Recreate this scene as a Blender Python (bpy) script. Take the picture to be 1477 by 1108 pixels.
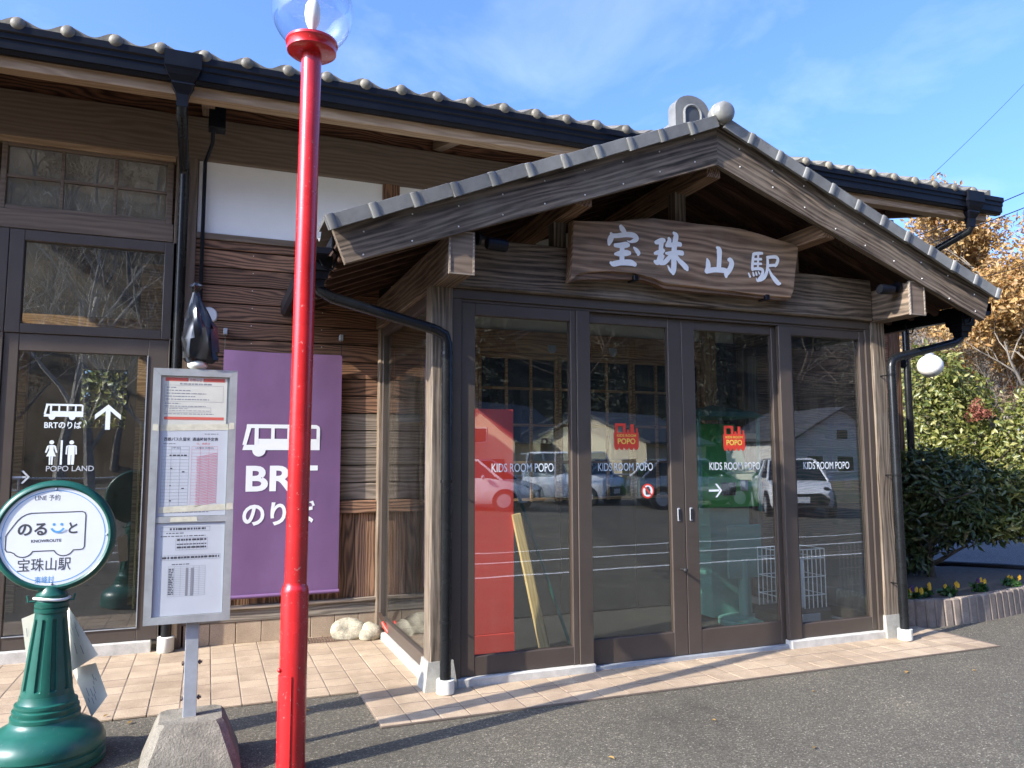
import bpy, bmesh, math, random
import numpy as np
from mathutils import Matrix, Vector, Euler

for o in list(bpy.data.objects):
    bpy.data.objects.remove(o)
S = bpy.context.scene
COL = S.collection
R = math.radians

# ------------------------------------------------------------------ camera
PITCH, YAW, ROLL = R(5.65), R(21.55), R(-0.2)
_s, _c = math.sin(YAW), math.cos(YAW)
_r = Vector((_c, -_s, 0)); _fw = Vector((_s*math.cos(PITCH), _c*math.cos(PITCH), math.sin(PITCH)))
_u = _r.cross(_fw)
RT = _r*math.cos(ROLL)+_u*math.sin(ROLL); UP = -_r*math.sin(ROLL)+_u*math.cos(ROLL)
cam = bpy.data.cameras.new('camera'); camo = bpy.data.objects.new('camera', cam); COL.objects.link(camo)
cam.sensor_width = 36; cam.sensor_fit = 'HORIZONTAL'; cam.lens = 1106/1477*36
cam.clip_start = 0.05; cam.clip_end = 1500
mm = Matrix((RT, UP, -_fw)).transposed().to_4x4(); mm.translation = (0, 0, 1.5)
camo.matrix_world = mm
S.camera = camo

# ------------------------------------------------------------------ sky, sun, exposure
SUN_AZ, SUN_EL = R(14.5), R(32)
w = bpy.data.worlds.new('World'); S.world = w; w.use_nodes = True
nt = w.node_tree; nt.nodes.clear()
wo = nt.nodes.new('ShaderNodeOutputWorld'); bg = nt.nodes.new('ShaderNodeBackground')
sky = nt.nodes.new('ShaderNodeTexSky'); sky.sky_type = 'NISHITA'; sky.sun_disc = False
sky.sun_elevation = SUN_EL; sky.sun_rotation = math.atan2(-math.cos(SUN_AZ), -math.sin(SUN_AZ)) % (2*math.pi)
sky.air_density = 1.0; sky.dust_density = 4.0; sky.ozone_density = 5.0; sky.altitude = 0
tc = nt.nodes.new('ShaderNodeTexCoord')
mp = nt.nodes.new('ShaderNodeMapping'); mp.inputs['Scale'].default_value = (1.2, 1.2, 2.3); mp.inputs['Rotation'].default_value = (0.25, -0.35, 0.5)
n1 = nt.nodes.new('ShaderNodeTexNoise'); n1.inputs['Scale'].default_value = 2.6; n1.inputs['Detail'].default_value = 9; n1.inputs['Roughness'].default_value = 0.56; n1.inputs['Distortion'].default_value = 0.45
rp = nt.nodes.new('ShaderNodeValToRGB'); rp.color_ramp.elements[0].position = 0.50; rp.color_ramp.elements[1].position = 0.86
rp.color_ramp.elements[0].color = (0, 0, 0, 1); rp.color_ramp.elements[1].color = (0.24, 0.24, 0.24, 1)
mx = nt.nodes.new('ShaderNodeMix'); mx.data_type = 'RGBA'
mx.inputs['B'].default_value = (4.2, 4.5, 4.9, 1)
L = nt.links.new
L(tc.outputs['Generated'], mp.inputs['Vector']); L(mp.outputs['Vector'], n1.inputs['Vector']); L(n1.outputs['Fac'], rp.inputs['Fac'])
tn = nt.nodes.new('ShaderNodeMix'); tn.data_type = 'RGBA'; tn.blend_type = 'MULTIPLY'; tn.inputs['Factor'].default_value = 1.0
tn.inputs['B'].default_value = (0.60, 0.73, 1.0, 1)
L(sky.outputs['Color'], tn.inputs['A'])
L(rp.outputs['Color'], mx.inputs['Factor']); L(tn.outputs['Result'], mx.inputs['A'])
L(mx.outputs['Result'], bg.inputs['Color']); bg.inputs['Strength'].default_value = 0.13
L(bg.outputs['Background'], wo.inputs['Surface'])

sl = bpy.data.lights.new('sun', 'SUN'); so = bpy.data.objects.new('sun', sl); COL.objects.link(so)
sl.energy = 2.75; sl.angle = R(0.53); sl.color = (1.0, 0.93, 0.82)
_ld = Vector((math.cos(SUN_AZ)*math.cos(SUN_EL), math.sin(SUN_AZ)*math.cos(SUN_EL), -math.sin(SUN_EL)))
so.rotation_euler = (-_ld).to_track_quat('Z', 'Y').to_euler()
so.location = (-20, -5, 20)

S.view_settings.view_transform = 'Standard'; S.view_settings.look = 'None'
S.view_settings.exposure = 1.9; S.view_settings.gamma = 1
S.render.engine = 'CYCLES'
S.cycles.use_denoising = True
S.cycles.max_bounces = 10; S.cycles.transparent_max_bounces = 24; S.cycles.glossy_bounces = 4; S.cycles.diffuse_bounces = 4
S.cycles.caustics_reflective = False; S.cycles.caustics_refractive = False

# ------------------------------------------------------------------ materials
MATS = {}
def new_mat(name):
    m = bpy.data.materials.new(name); m.use_nodes = True
    t = m.node_tree; t.nodes.clear()
    out = t.nodes.new('ShaderNodeOutputMaterial'); b = t.nodes.new('ShaderNodeBsdfPrincipled')
    t.links.new(b.outputs[0], out.inputs['Surface'])
    MATS[name] = m
    return m, t, b
def N(t, typ, **kw):
    n = t.nodes.new(typ)
    for k, v in kw.items():
        if k in n.inputs: n.inputs[k].default_value = v
        else: setattr(n, k, v)
    return n
def ramp(t, stops):
    n = t.nodes.new('ShaderNodeValToRGB'); e = n.color_ramp.elements
    e[0].position = stops[0][0]; e[0].color = (*stops[0][1], 1)
    e[1].position = stops[-1][0]; e[1].color = (*stops[-1][1], 1)
    for p, c in stops[1:-1]:
        q = e.new(p); q.color = (*c, 1)
    return n
def randco(t):
    """object coordinates shifted by a per-object random amount"""
    tc = t.nodes.new('ShaderNodeTexCoord'); oi = t.nodes.new('ShaderNodeObjectInfo')
    mu = N(t, 'ShaderNodeVectorMath', operation='MULTIPLY'); mu.inputs[1].default_value = (37.3, 91.7, 53.1)
    cb = t.nodes.new('ShaderNodeCombineXYZ')
    for i in range(3): t.links.new(oi.outputs['Random'], cb.inputs[i])
    t.links.new(cb.outputs[0], mu.inputs[0])
    ad = N(t, 'ShaderNodeVectorMath', operation='ADD')
    t.links.new(tc.outputs['Object'], ad.inputs[0]); t.links.new(mu.outputs[0], ad.inputs[1])
    return ad.outputs[0], oi
def simple(name, col, rough=0.5, metal=0.0, var=0.12, scale=6, bump=0.0, bscale=80, coat=0.0, spec=0.5, fine=0.0, objvar=0.0, chips=0.0):
    m, t, b = new_mat(name)
    co, oi = randco(t)
    n = N(t, 'ShaderNodeTexNoise', Scale=scale, Detail=6, Roughness=0.6)
    t.links.new(co, n.inputs['Vector'])
    lo = tuple(max(0, c*(1-var)) for c in col); hi = tuple(min(1, c*(1+var)) for c in col)
    r = ramp(t, [(0.3, lo), (0.7, hi)])
    t.links.new(n.outputs['Fac'], r.inputs['Fac'])
    colout = r.outputs['Color']
    if fine:
        n3 = N(t, 'ShaderNodeTexNoise', Scale=bscale*2.2, Detail=2)
        t.links.new(co, n3.inputs['Vector'])
        mxx = N(t, 'ShaderNodeMix', data_type='RGBA', blend_type='MULTIPLY'); mxx.inputs['Factor'].default_value = fine
        r3 = ramp(t, [(0.3, (0.45, 0.45, 0.45)), (0.7, (1.25, 1.25, 1.25))])
        t.links.new(n3.outputs['Fac'], r3.inputs['Fac']); t.links.new(colout, mxx.inputs['A']); t.links.new(r3.outputs['Color'], mxx.inputs['B'])
        colout = mxx.outputs['Result']
    if objvar:
        mo = N(t, 'ShaderNodeMix', data_type='RGBA', blend_type='MULTIPLY'); mo.inputs['Factor'].default_value = 1
        ro = ramp(t, [(0.0, (1-objvar,)*3), (1.0, (1+objvar, 1+objvar, 1+objvar*0.8))])
        t.links.new(oi.outputs['Random'], ro.inputs['Fac']); t.links.new(colout, mo.inputs['A']); t.links.new(ro.outputs['Color'], mo.inputs['B']); colout = mo.outputs['Result']
    if chips:
        nc = N(t, 'ShaderNodeTexNoise', Scale=38, Detail=5, Roughness=0.7); t.links.new(co, nc.inputs['Vector'])
        rc = ramp(t, [(0.63, (0, 0, 0)), (0.68, (chips,)*3)]); t.links.new(nc.outputs['Fac'], rc.inputs['Fac'])
        mc = N(t, 'ShaderNodeMix', data_type='RGBA'); mc.inputs['B'].default_value = (0.45, 0.40, 0.36, 1)
        t.links.new(rc.outputs['Color'], mc.inputs['Factor']); t.links.new(colout, mc.inputs['A']); colout = mc.outputs['Result']
    t.links.new(colout, b.inputs['Base Color'])
    b.inputs['Roughness'].default_value = rough; b.inputs['Metallic'].default_value = metal
    b.inputs['Specular IOR Level'].default_value = spec
    if coat: b.inputs['Coat Weight'].default_value = coat; b.inputs['Coat Roughness'].default_value = 0.06
    rr = N(t, 'ShaderNodeMapRange'); rr.inputs['To Min'].default_value = max(0.02, rough-0.08); rr.inputs['To Max'].default_value = min(1, rough+0.12)
    t.links.new(n.outputs['Fac'], rr.inputs['Value']); t.links.new(rr.outputs[0], b.inputs['Roughness'])
    if bump:
        n2 = N(t, 'ShaderNodeTexNoise', Scale=bscale, Detail=4)
        t.links.new(co, n2.inputs['Vector'])
        bp = N(t, 'ShaderNodeBump', Strength=bump, Distance=0.004)
        t.links.new(n2.outputs['Fac'], bp.inputs['Height']); t.links.new(bp.outputs[0], b.inputs['Normal'])
    return m
def wood(name, dark, light, rings=7.0, contrast=(0.25, 0.75), rough=0.7, streak=0.5, bump=0.5, grey=None, warp=0.22):
    """long-grain timber; the grain runs along the local X axis of each board; the object colour tints it"""
    m, t, b = new_mat(name)
    co, oi = randco(t)
    mpn = N(t, 'ShaderNodeMapping'); mpn.inputs['Scale'].default_value = (0.16, 1.0, 1.0)
    t.links.new(co, mpn.inputs['Vector'])
    nz = N(t, 'ShaderNodeTexNoise', Scale=5.0, Detail=2)
    t.links.new(mpn.outputs[0], nz.inputs['Vector'])
    mixv = N(t, 'ShaderNodeVectorMath', operation='MULTIPLY_ADD'); mixv.inputs[1].default_value = (warp, warp, warp)
    t.links.new(nz.outputs['Color'], mixv.inputs[0]); t.links.new(mpn.outputs[0], mixv.inputs[2])
    wv = N(t, 'ShaderNodeTexWave', wave_type='RINGS', rings_direction='X', wave_profile='SIN')
    wv.inputs['Scale'].default_value = rings*3.2; wv.inputs['Distortion'].default_value = 2.2; wv.inputs['Detail'].default_value = 2; wv.inputs['Detail Scale'].default_value = 1.5
    t.links.new(mixv.outputs[0], wv.inputs['Vector'])
    mp2 = N(t, 'ShaderNodeMapping'); mp2.inputs['Scale'].default_value = (2.0, 70.0, 70.0)
    t.links.new(co, mp2.inputs['Vector'])
    st = N(t, 'ShaderNodeTexNoise', Scale=1.0, Detail=5, Roughness=0.65)
    t.links.new(mp2.outputs[0], st.inputs['Vector'])
    comb = N(t, 'ShaderNodeMix', data_type='FLOAT'); comb.inputs['Factor'].default_value = streak
    t.links.new(wv.outputs['Fac'], comb.inputs['A']); t.links.new(st.outputs['Fac'], comb.inputs['B'])
    r = ramp(t, [(contrast[0], dark), (contrast[1], light)])
    t.links.new(comb.outputs['Result'], r.inputs['Fac'])
    big = N(t, 'ShaderNodeTexNoise', Scale=1.7, Detail=5, Roughness=0.65)
    t.links.new(co, big.inputs['Vector'])
    col = r.outputs['Color']
    if grey:
        rg = ramp(t, [(0.42, (0, 0, 0)), (0.68, (0.75, 0.75, 0.75))])
        t.links.new(big.outputs['Fac'], rg.inputs['Fac'])
        mg = N(t, 'ShaderNodeMix', data_type='RGBA'); mg.inputs['B'].default_value = (*grey, 1)
        t.links.new(rg.outputs['Color'], mg.inputs['Factor']); t.links.new(col, mg.inputs['A'])
        mg2 = N(t, 'ShaderNodeMix', data_type='RGBA', blend_type='MULTIPLY'); mg2.inputs['Factor'].default_value = 0.6
        rs = ramp(t, [(0.3, (0.35, 0.35, 0.35)), (0.7, (1.2, 1.2, 1.2))])
        t.links.new(comb.outputs['Result'], rs.inputs['Fac']); t.links.new(mg.outputs['Result'], mg2.inputs['A']); t.links.new(rs.outputs['Color'], mg2.inputs['B'])
        col = mg2.outputs['Result']
    tint = N(t, 'ShaderNodeMix', data_type='RGBA', blend_type='MULTIPLY'); tint.inputs['Factor'].default_value = 1.0
    t.links.new(col, tint.inputs['A']); t.links.new(oi.outputs['Color'], tint.inputs['B'])
    t.links.new(tint.outputs['Result'], b.inputs['Base Color'])
    b.inputs['Roughness'].default_value = rough; b.inputs['Specular IOR Level'].default_value = 0.3
    bp = N(t, 'ShaderNodeBump', Strength=bump*0.6, Distance=0.002)
    t.links.new(st.outputs['Fac'], bp.inputs['Height']); t.links.new(bp.outputs[0], b.inputs['Normal'])
    return m
def glass(name, base=0.06, tint=(0.93, 0.96, 0.95)):
    m = bpy.data.materials.new(name); m.use_nodes = True; t = m.node_tree; t.nodes.clear(); MATS[name] = m
    out = t.nodes.new('ShaderNodeOutputMaterial'); tr = t.nodes.new('ShaderNodeBsdfTransparent'); gl = t.nodes.new('ShaderNodeBsdfGlossy')
    tr.inputs['Color'].default_value = (*tint, 1); gl.inputs['Roughness'].default_value = 0.0
    lw = N(t, 'ShaderNodeLayerWeight', Blend=0.5)
    pw = N(t, 'ShaderNodeMath', operation='POWER'); pw.inputs[1].default_value = 4.2
    ma = N(t, 'ShaderNodeMath', operation='MULTIPLY_ADD'); ma.inputs[1].default_value = 0.85; ma.inputs[2].default_value = base
    t.links.new(lw.outputs['Facing'], pw.inputs[0]); t.links.new(pw.outputs[0], ma.inputs[0])
    mi = t.nodes.new('ShaderNodeMixShader'); t.links.new(ma.outputs[0], mi.inputs[0]); t.links.new(tr.outputs[0], mi.inputs[1]); t.links.new(gl.outputs[0], mi.inputs[2])
    # faint dust film and the slight waviness of real panes
    tcg = t.nodes.new('ShaderNodeTexCoord'); mpg = N(t, 'ShaderNodeMapping'); mpg.inputs['Scale'].default_value = (6.0, 6.0, 1.2)
    t.links.new(tcg.outputs['Object'], mpg.inputs['Vector'])
    nd = N(t, 'ShaderNodeTexNoise', Scale=2.0, Detail=8, Roughness=0.7); t.links.new(mpg.outputs[0], nd.inputs['Vector'])
    rd_ = ramp(t, [(0.42, (0.004,)*3), (0.75, (0.024,)*3)]); t.links.new(nd.outputs['Fac'], rd_.inputs['Fac'])
    df = t.nodes.new('ShaderNodeBsdfDiffuse'); df.inputs['Color'].default_value = (0.5, 0.48, 0.44, 1)
    mi2 = t.nodes.new('ShaderNodeMixShader'); t.links.new(rd_.outputs['Color'], mi2.inputs[0]); t.links.new(mi.outputs[0], mi2.inputs[1]); t.links.new(df.outputs[0], mi2.inputs[2])
    nw = N(t, 'ShaderNodeTexNoise', Scale=1.6, Detail=1); t.links.new(tcg.outputs['Object'], nw.inputs['Vector'])
    bw = N(t, 'ShaderNodeBump', Strength=0.05, Distance=0.02); t.links.new(nw.outputs['Fac'], bw.inputs['Height']); t.links.new(bw.outputs[0], gl.inputs['Normal'])
    t.links.new(mi2.outputs[0], out.inputs['Surface'])
    return m
def leafmat(name, cols, rough=0.5, trans=0.25):
    m = bpy.data.materials.new(name); m.use_nodes = True; t = m.node_tree; t.nodes.clear(); MATS[name] = m
    out = t.nodes.new('ShaderNodeOutputMaterial'); b = t.nodes.new('ShaderNodeBsdfPrincipled'); tl = t.nodes.new('ShaderNodeBsdfTranslucent')
    g = t.nodes.new('ShaderNodeNewGeometry')
    n = len(cols); r = ramp(t, [(i/(n-1), c) for i, c in enumerate(cols)])
    t.links.new(g.outputs['Random Per Island'], r.inputs['Fac'])
    t.links.new(r.outputs['Color'], b.inputs['Base Color']); t.links.new(r.outputs['Color'], tl.inputs['Color'])
    b.inputs['Roughness'].default_value = rough
    mi = t.nodes.new('ShaderNodeMixShader'); mi.inputs[0].default_value = trans
    t.links.new(b.outputs[0], mi.inputs[1]); t.links.new(tl.outputs[0], mi.inputs[2]); t.links.new(mi.outputs[0], out.inputs['Surface'])
    return m

wood('timber', (0.044, 0.033, 0.024), (0.232, 0.184, 0.138), rings=5, contrast=(0.34, 0.72), streak=0.80, warp=0.11, grey=(0.205, 0.176, 0.142))
wood('siding', (0.060, 0.032, 0.020), (0.27, 0.142, 0.082), rings=6.5, contrast=(0.26, 0.76), streak=0.55, warp=0.16, bump=0.6)
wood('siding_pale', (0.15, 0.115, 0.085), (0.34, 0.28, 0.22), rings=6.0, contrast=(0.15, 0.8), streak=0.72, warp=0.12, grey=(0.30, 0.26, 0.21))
wood('purlin_wood', (0.25, 0.16, 0.09), (0.46, 0.325, 0.205), rings=4, contrast=(0.1, 0.9), streak=0.55, bump=0.2)
wood('beam_brown', (0.10, 0.070, 0.050), (0.22, 0.165, 0.12), rings=4.5, contrast=(0.15, 0.85), streak=0.7, bump=0.3, warp=0.12)
wood('soffit_red', (0.05, 0.022, 0.014), (0.17, 0.075, 0.045), rings=5, contrast=(0.2, 0.8), streak=0.4, bump=0.3)
wood('soffit_shaded', (0.018, 0.010, 0.007), (0.06, 0.034, 0.023), rings=5, contrast=(0.2, 0.8), streak=0.6, bump=0.2)  # deep shade under the porch gable is put into this colour
wood('inner_wood', (0.24, 0.13, 0.06), (0.48, 0.30, 0.15), rings=5, contrast=(0.15, 0.85), streak=0.4, bump=0.2)
wood('sign_wood', (0.17, 0.092, 0.05), (0.38, 0.245, 0.145), rings=3.5, contrast=(0.15, 0.85), streak=0.68, warp=0.14, rough=0.55, bump=0.25, grey=(0.31, 0.24, 0.172))
wood('plank_new', (0.52, 0.33, 0.12), (0.72, 0.52, 0.24), rings=5, contrast=(0.1, 0.9), streak=0.5, bump=0.1)
simple('aluminium_brown', (0.066, 0.051, 0.041), 0.42, var=0.1, scale=4, spec=0.5)
simple('gutter_black', (0.006, 0.007, 0.011), 0.32, var=0.25, scale=5, spec=0.18)
simple('pipe_black', (0.009, 0.010, 0.011), 0.25, var=0.25, scale=5, spec=0.3)
simple('roof_tile', (0.19, 0.19, 0.18), 0.38, var=0.22, scale=7, bump=0.25, bscale=40, spec=0.5, objvar=0.16)
simple('roof_tile_old', (0.145, 0.132, 0.105), 0.55, var=0.45, scale=14, bump=0.4, bscale=50, objvar=0.25)
simple('plaster', (0.87, 0.86, 0.83), 0.8, var=0.05, scale=2)
simple('concrete', (0.20, 0.178, 0.138), 0.9, var=0.35, scale=11, bump=1.0, bscale=95, fine=0.6)
simple('concrete_white', (0.50, 0.48, 0.43), 0.8, var=0.2, scale=12, bump=0.3, bscale=90, fine=0.2)
simple('stone_base', (0.34, 0.33, 0.29), 0.75, var=0.15, scale=20, bump=0.4, bscale=160, fine=0.5)
simple('cup_white', (0.66, 0.66, 0.58), 0.5, var=0.06)
simple('steel_grey', (0.38, 0.41, 0.44), 0.45, metal=0.35, var=0.15, scale=9)
simple('frame_grey', (0.37, 0.385, 0.38), 0.42, metal=0.3, var=0.13, scale=14)
simple('paper', (0.44, 0.47, 0.50), 0.6, var=0.05, scale=5)
simple('paper_yellow', (0.52, 0.52, 0.45), 0.6, var=0.07, scale=8)
simple('paper_white', (0.84, 0.78, 0.62), 0.6, var=0.05, scale=12)
simple('tape', (0.54, 0.52, 0.40), 0.45, var=0.15, scale=30)
simple('ink', (0.06, 0.06, 0.07), 0.6, var=0.05)
simple('ink_grey', (0.22, 0.23, 0.25), 0.6, var=0.05)
simple('ink_red', (0.52, 0.10, 0.07), 0.6, var=0.05)
simple('ink_pink', (0.55, 0.20, 0.25), 0.6, var=0.05)
simple('ink_blue', (0.10, 0.34, 0.66), 0.5, var=0.04)
simple('white_vinyl', (0.78, 0.80, 0.80), 0.5, var=0.02)
simple('decal_white', (0.74, 0.80, 0.80), 0.5, var=0.03)
simple('paint_red', (0.47, 0.014, 0.016), 0.24, var=0.2, scale=4, coat=0.3, bump=0.12, bscale=18, chips=0.45)
simple('panel_red', (0.74, 0.05, 0.03), 0.45, var=0.05, scale=3)
simple('decal_red', (0.70, 0.05, 0.025), 0.5, var=0.04)
simple('decal_yellow', (0.85, 0.62, 0.10), 0.5, var=0.04)
simple('banner_purple', (0.155, 0.080, 0.180), 0.65, var=0.08, scale=3, bump=1.0, bscale=5)
simple('cone_green', (0.009, 0.085, 0.062), 0.34, var=0.2, scale=6, spec=0.45, chips=0.12, bump=0.1, bscale=30)
simple('sign_white', (0.76, 0.78, 0.80), 0.35, var=0.02)
simple('bag_black', (0.010, 0.010, 0.011), 0.22, var=0.2, scale=10)
simple('rubber', (0.012, 0.012, 0.013), 0.6, var=0.1)
simple('lamp_white', (0.84, 0.83, 0.78), 0.35, var=0.03)
simple('white_metal', (0.72, 0.72, 0.70), 0.4, var=0.04)
simple('calligraphy_white', (0.93, 0.91, 0.86), 0.6, var=0.05, scale=30)
simple('rock', (0.34, 0.305, 0.22), 0.9, var=0.5, scale=16, bump=1.0, bscale=45, fine=0.55)
simple('soil', (0.075, 0.06, 0.045), 0.95, var=0.4, scale=20, bump=0.9, bscale=60, fine=0.5)
simple('grout', (0.17, 0.13, 0.098), 0.9, var=0.15)
simple('brick_edge', (0.21, 0.17, 0.14), 0.85, var=0.25, scale=14, bump=0.7, bscale=70, fine=0.4, objvar=0.25)
simple('iron_grate', (0.15, 0.10, 0.07), 0.6, metal=0.3, var=0.3)
simple('machine_green', (0.05, 0.36, 0.06), 0.4, var=0.06)
simple('teal_plastic', (0.10, 0.26, 0.22), 0.4, var=0.06)
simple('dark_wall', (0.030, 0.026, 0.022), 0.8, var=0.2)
simple('glass_dark', (0.006, 0.007, 0.010), 0.25, var=0.1)
simple('bark', (0.20, 0.175, 0.145), 0.9, var=0.3, scale=8)
simple('bark_pale', (0.36, 0.33, 0.28), 0.9, var=0.3, scale=8)
simple('bark_dark', (0.07, 0.055, 0.04), 0.9, var=0.3, scale=8)
simple('car_white', (0.78, 0.79, 0.80), 0.15, var=0.01, coat=0.8)
simple('car_silver', (0.30, 0.34, 0.37), 0.22, metal=0.5, var=0.02, coat=0.8)
simple('car_glass', (0.012, 0.016, 0.02), 0.05, var=0.05)
simple('car_trim', (0.015, 0.015, 0.016), 0.4, var=0.1)
simple('house_white', (0.68, 0.67, 0.63), 0.8, var=0.05)
simple('house_cream', (0.62, 0.54, 0.38), 0.8, var=0.06)
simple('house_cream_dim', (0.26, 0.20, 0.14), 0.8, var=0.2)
simple('house_roof', (0.055, 0.06, 0.068), 0.6, var=0.2)
simple('house_roof_red', (0.26, 0.075, 0.06), 0.6, var=0.15)
simple('line_white', (0.72, 0.72, 0.70), 0.8, var=0.15, scale=20)
glass('window_glass', 0.125)
glass('globe_glass', 0.08, (0.97, 0.98, 0.98))
leafmat('leaf_dark', [(0.025, 0.045, 0.016), (0.05, 0.08, 0.024), (0.075, 0.105, 0.028), (0.13, 0.12, 0.045)], 0.35, 0.15)
leafmat('leaf_olive', [(0.07, 0.09, 0.018), (0.13, 0.15, 0.03), (0.20, 0.20, 0.045), (0.30, 0.28, 0.09)], 0.4, 0.3)
leafmat('leaf_orange', [(0.33, 0.16, 0.055), (0.42, 0.25, 0.08), (0.46, 0.31, 0.12), (0.40, 0.28, 0.15)], 0.6, 0.35)
leafmat('leaf_shaded_slope', [(0.012, 0.018, 0.009), (0.02, 0.028, 0.012), (0.032, 0.034, 0.016)], 0.6, 0.1)  # near-black green carries the shade of the mirrored slope
leafmat('leaf_red', [(0.16, 0.04, 0.025), (0.26, 0.08, 0.05), (0.30, 0.12, 0.07)], 0.6, 0.3)
leafmat('leaf_brown', [(0.10, 0.07, 0.04), (0.16, 0.12, 0.075), (0.21, 0.16, 0.10), (0.26, 0.14, 0.05)], 0.7, 0.25)
leafmat('leaf_bed', [(0.02, 0.06, 0.012), (0.04, 0.10, 0.02)], 0.4, 0.2)
leafmat('petal_yellow', [(0.75, 0.42, 0.02), (0.85, 0.55, 0.04)], 0.6, 0.3)
leafmat('petal_purple', [(0.05, 0.02, 0.09), (0.10, 0.04, 0.15)], 0.6, 0.2)
leafmat('litter', [(0.30, 0.17, 0.05), (0.42, 0.27, 0.08)], 0.7, 0.2)

def pavement_mat():
    m, t, b = new_mat('pave_tile')
    co, oi = randco(t)
    base = ramp(t, [(0.0, (0.37, 0.28, 0.195)), (0.5, (0.41, 0.315, 0.22)), (1.0, (0.45, 0.35, 0.245))])
    t.links.new(oi.outputs['Random'], base.inputs['Fac'])
    sp = N(t, 'ShaderNodeTexNoise', Scale=190, Detail=3)
    t.links.new(co, sp.inputs['Vector'])
    sr = ramp(t, [(0.3, (0.72, 0.70, 0.68)), (0.7, (1.18, 1.18, 1.16))])
    t.links.new(sp.outputs['Fac'], sr.inputs['Fac'])
    big = N(t, 'ShaderNodeTexNoise', Scale=5, Detail=4)
    t.links.new(co, big.inputs['Vector'])
    br = ramp(t, [(0.3, (0.84, 0.83, 0.82)), (0.7, (1.1, 1.1, 1.1))])
    t.links.new(big.outputs['Fac'], br.inputs['Fac'])
    m1 = N(t, 'ShaderNodeMix', data_type='RGBA', blend_type='MULTIPLY'); m1.inputs['Factor'].default_value = 1
    m2 = N(t, 'ShaderNodeMix', data_type='RGBA', blend_type='MULTIPLY'); m2.inputs['Factor'].default_value = 1
    t.links.new(base.outputs[0], m1.inputs['A']); t.links.new(sr.outputs[0], m1.inputs['B'])
    t.links.new(m1.outputs['Result'], m2.inputs['A']); t.links.new(br.outputs[0], m2.inputs['B'])
    gp_ = t.nodes.new('ShaderNodeNewGeometry'); st_ = N(t, 'ShaderNodeTexNoise', Scale=1.5, Detail=7, Roughness=0.7); t.links.new(gp_.outputs['Position'], st_.inputs['Vector'])
    rs_ = ramp(t, [(0.33, (0.72, 0.70, 0.67)), (0.52, (1.0, 1.0, 1.0)), (0.8, (1.06, 1.05, 1.03))]); t.links.new(st_.outputs['Fac'], rs_.inputs['Fac'])
    m3 = N(t, 'ShaderNodeMix', data_type='RGBA', blend_type='MULTIPLY'); m3.inputs['Factor'].default_value = 1
    t.links.new(m2.outputs['Result'], m3.inputs['A']); t.links.new(rs_.outputs[0], m3.inputs['B'])
    t.links.new(m3.outputs['Result'], b.inputs['Base Color']); b.inputs['Roughness'].default_value = 0.75
    bp = N(t, 'ShaderNodeBump', Strength=0.2, Distance=0.002); t.links.new(sp.outputs['Fac'], bp.inputs['Height']); t.links.new(bp.outputs[0], b.inputs['Normal'])
pavement_mat()
def asphalt_mat(name, lo, hi, blue=0):
    m, t, b = new_mat(name)
    tc = t.nodes.new('ShaderNodeTexCoord')
    v = N(t, 'ShaderNodeTexVoronoi', Scale=150); t.links.new(tc.outputs['Object'], v.inputs['Vector'])
    sep = t.nodes.new('ShaderNodeSeparateColor'); t.links.new(v.outputs['Color'], sep.inputs[0])
    r1 = ramp(t, [(0.0, tuple(c*0.6 for c in lo)), (0.55, lo), (0.86, hi), (0.975, tuple(min(1, c*1.6) for c in hi)), (1.0, tuple(min(1, c*3.0) for c in hi))])
    t.links.new(sep.outputs[0], r1.inputs['Fac'])
    n = N(t, 'ShaderNodeTexNoise', Scale=0.9, Detail=7, Roughness=0.65); t.links.new(tc.outputs['Object'], n.inputs['Vector'])
    r2 = ramp(t, [(0.28, (0.58, 0.57, 0.56)), (0.42, (0.92, 0.92, 0.91)), (0.56, (1.02, 1.02, 1.01)), (0.72, (1.42, 1.40, 1.34))]); t.links.new(n.outputs['Fac'], r2.inputs['Fac'])
    mx = N(t, 'ShaderNodeMix', data_type='RGBA', blend_type='MULTIPLY'); mx.inputs['Factor'].default_value = 1
    t.links.new(r1.outputs[0], mx.inputs['A']); t.links.new(r2.outputs[0], mx.inputs['B']); t.links.new(mx.outputs['Result'], b.inputs['Base Color'])
    b.inputs['Roughness'].default_value = 0.85
    n2 = N(t, 'ShaderNodeTexNoise', Scale=70, Detail=4); t.links.new(tc.outputs['Object'], n2.inputs['Vector'])
    ad = N(t, 'ShaderNodeMath', operation='ADD'); t.links.new(n2.outputs['Fac'], ad.inputs[0]); t.links.new(v.outputs['Distance'], ad.inputs[1])
    bp = N(t, 'ShaderNodeBump', Strength=0.8, Distance=0.006); t.links.new(ad.outputs[0], bp.inputs['Height']); t.links.new(bp.outputs[0], b.inputs['Normal'])
asphalt_mat('asphalt', (0.092, 0.080, 0.057), (0.140, 0.123, 0.091))
asphalt_mat('asphalt_road_shaded', (0.07, 0.075, 0.08), (0.12, 0.125, 0.13))  # blue-grey of shade and mirrored sky put into the road's colour
simple('earth', (0.12, 0.10, 0.06), 0.95, var=0.4, scale=0.5, bump=0.5, bscale=3)
simple('hill_floor', (0.10, 0.078, 0.05), 0.95, var=0.5, scale=0.35, bump=0.6, bscale=2)

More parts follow.
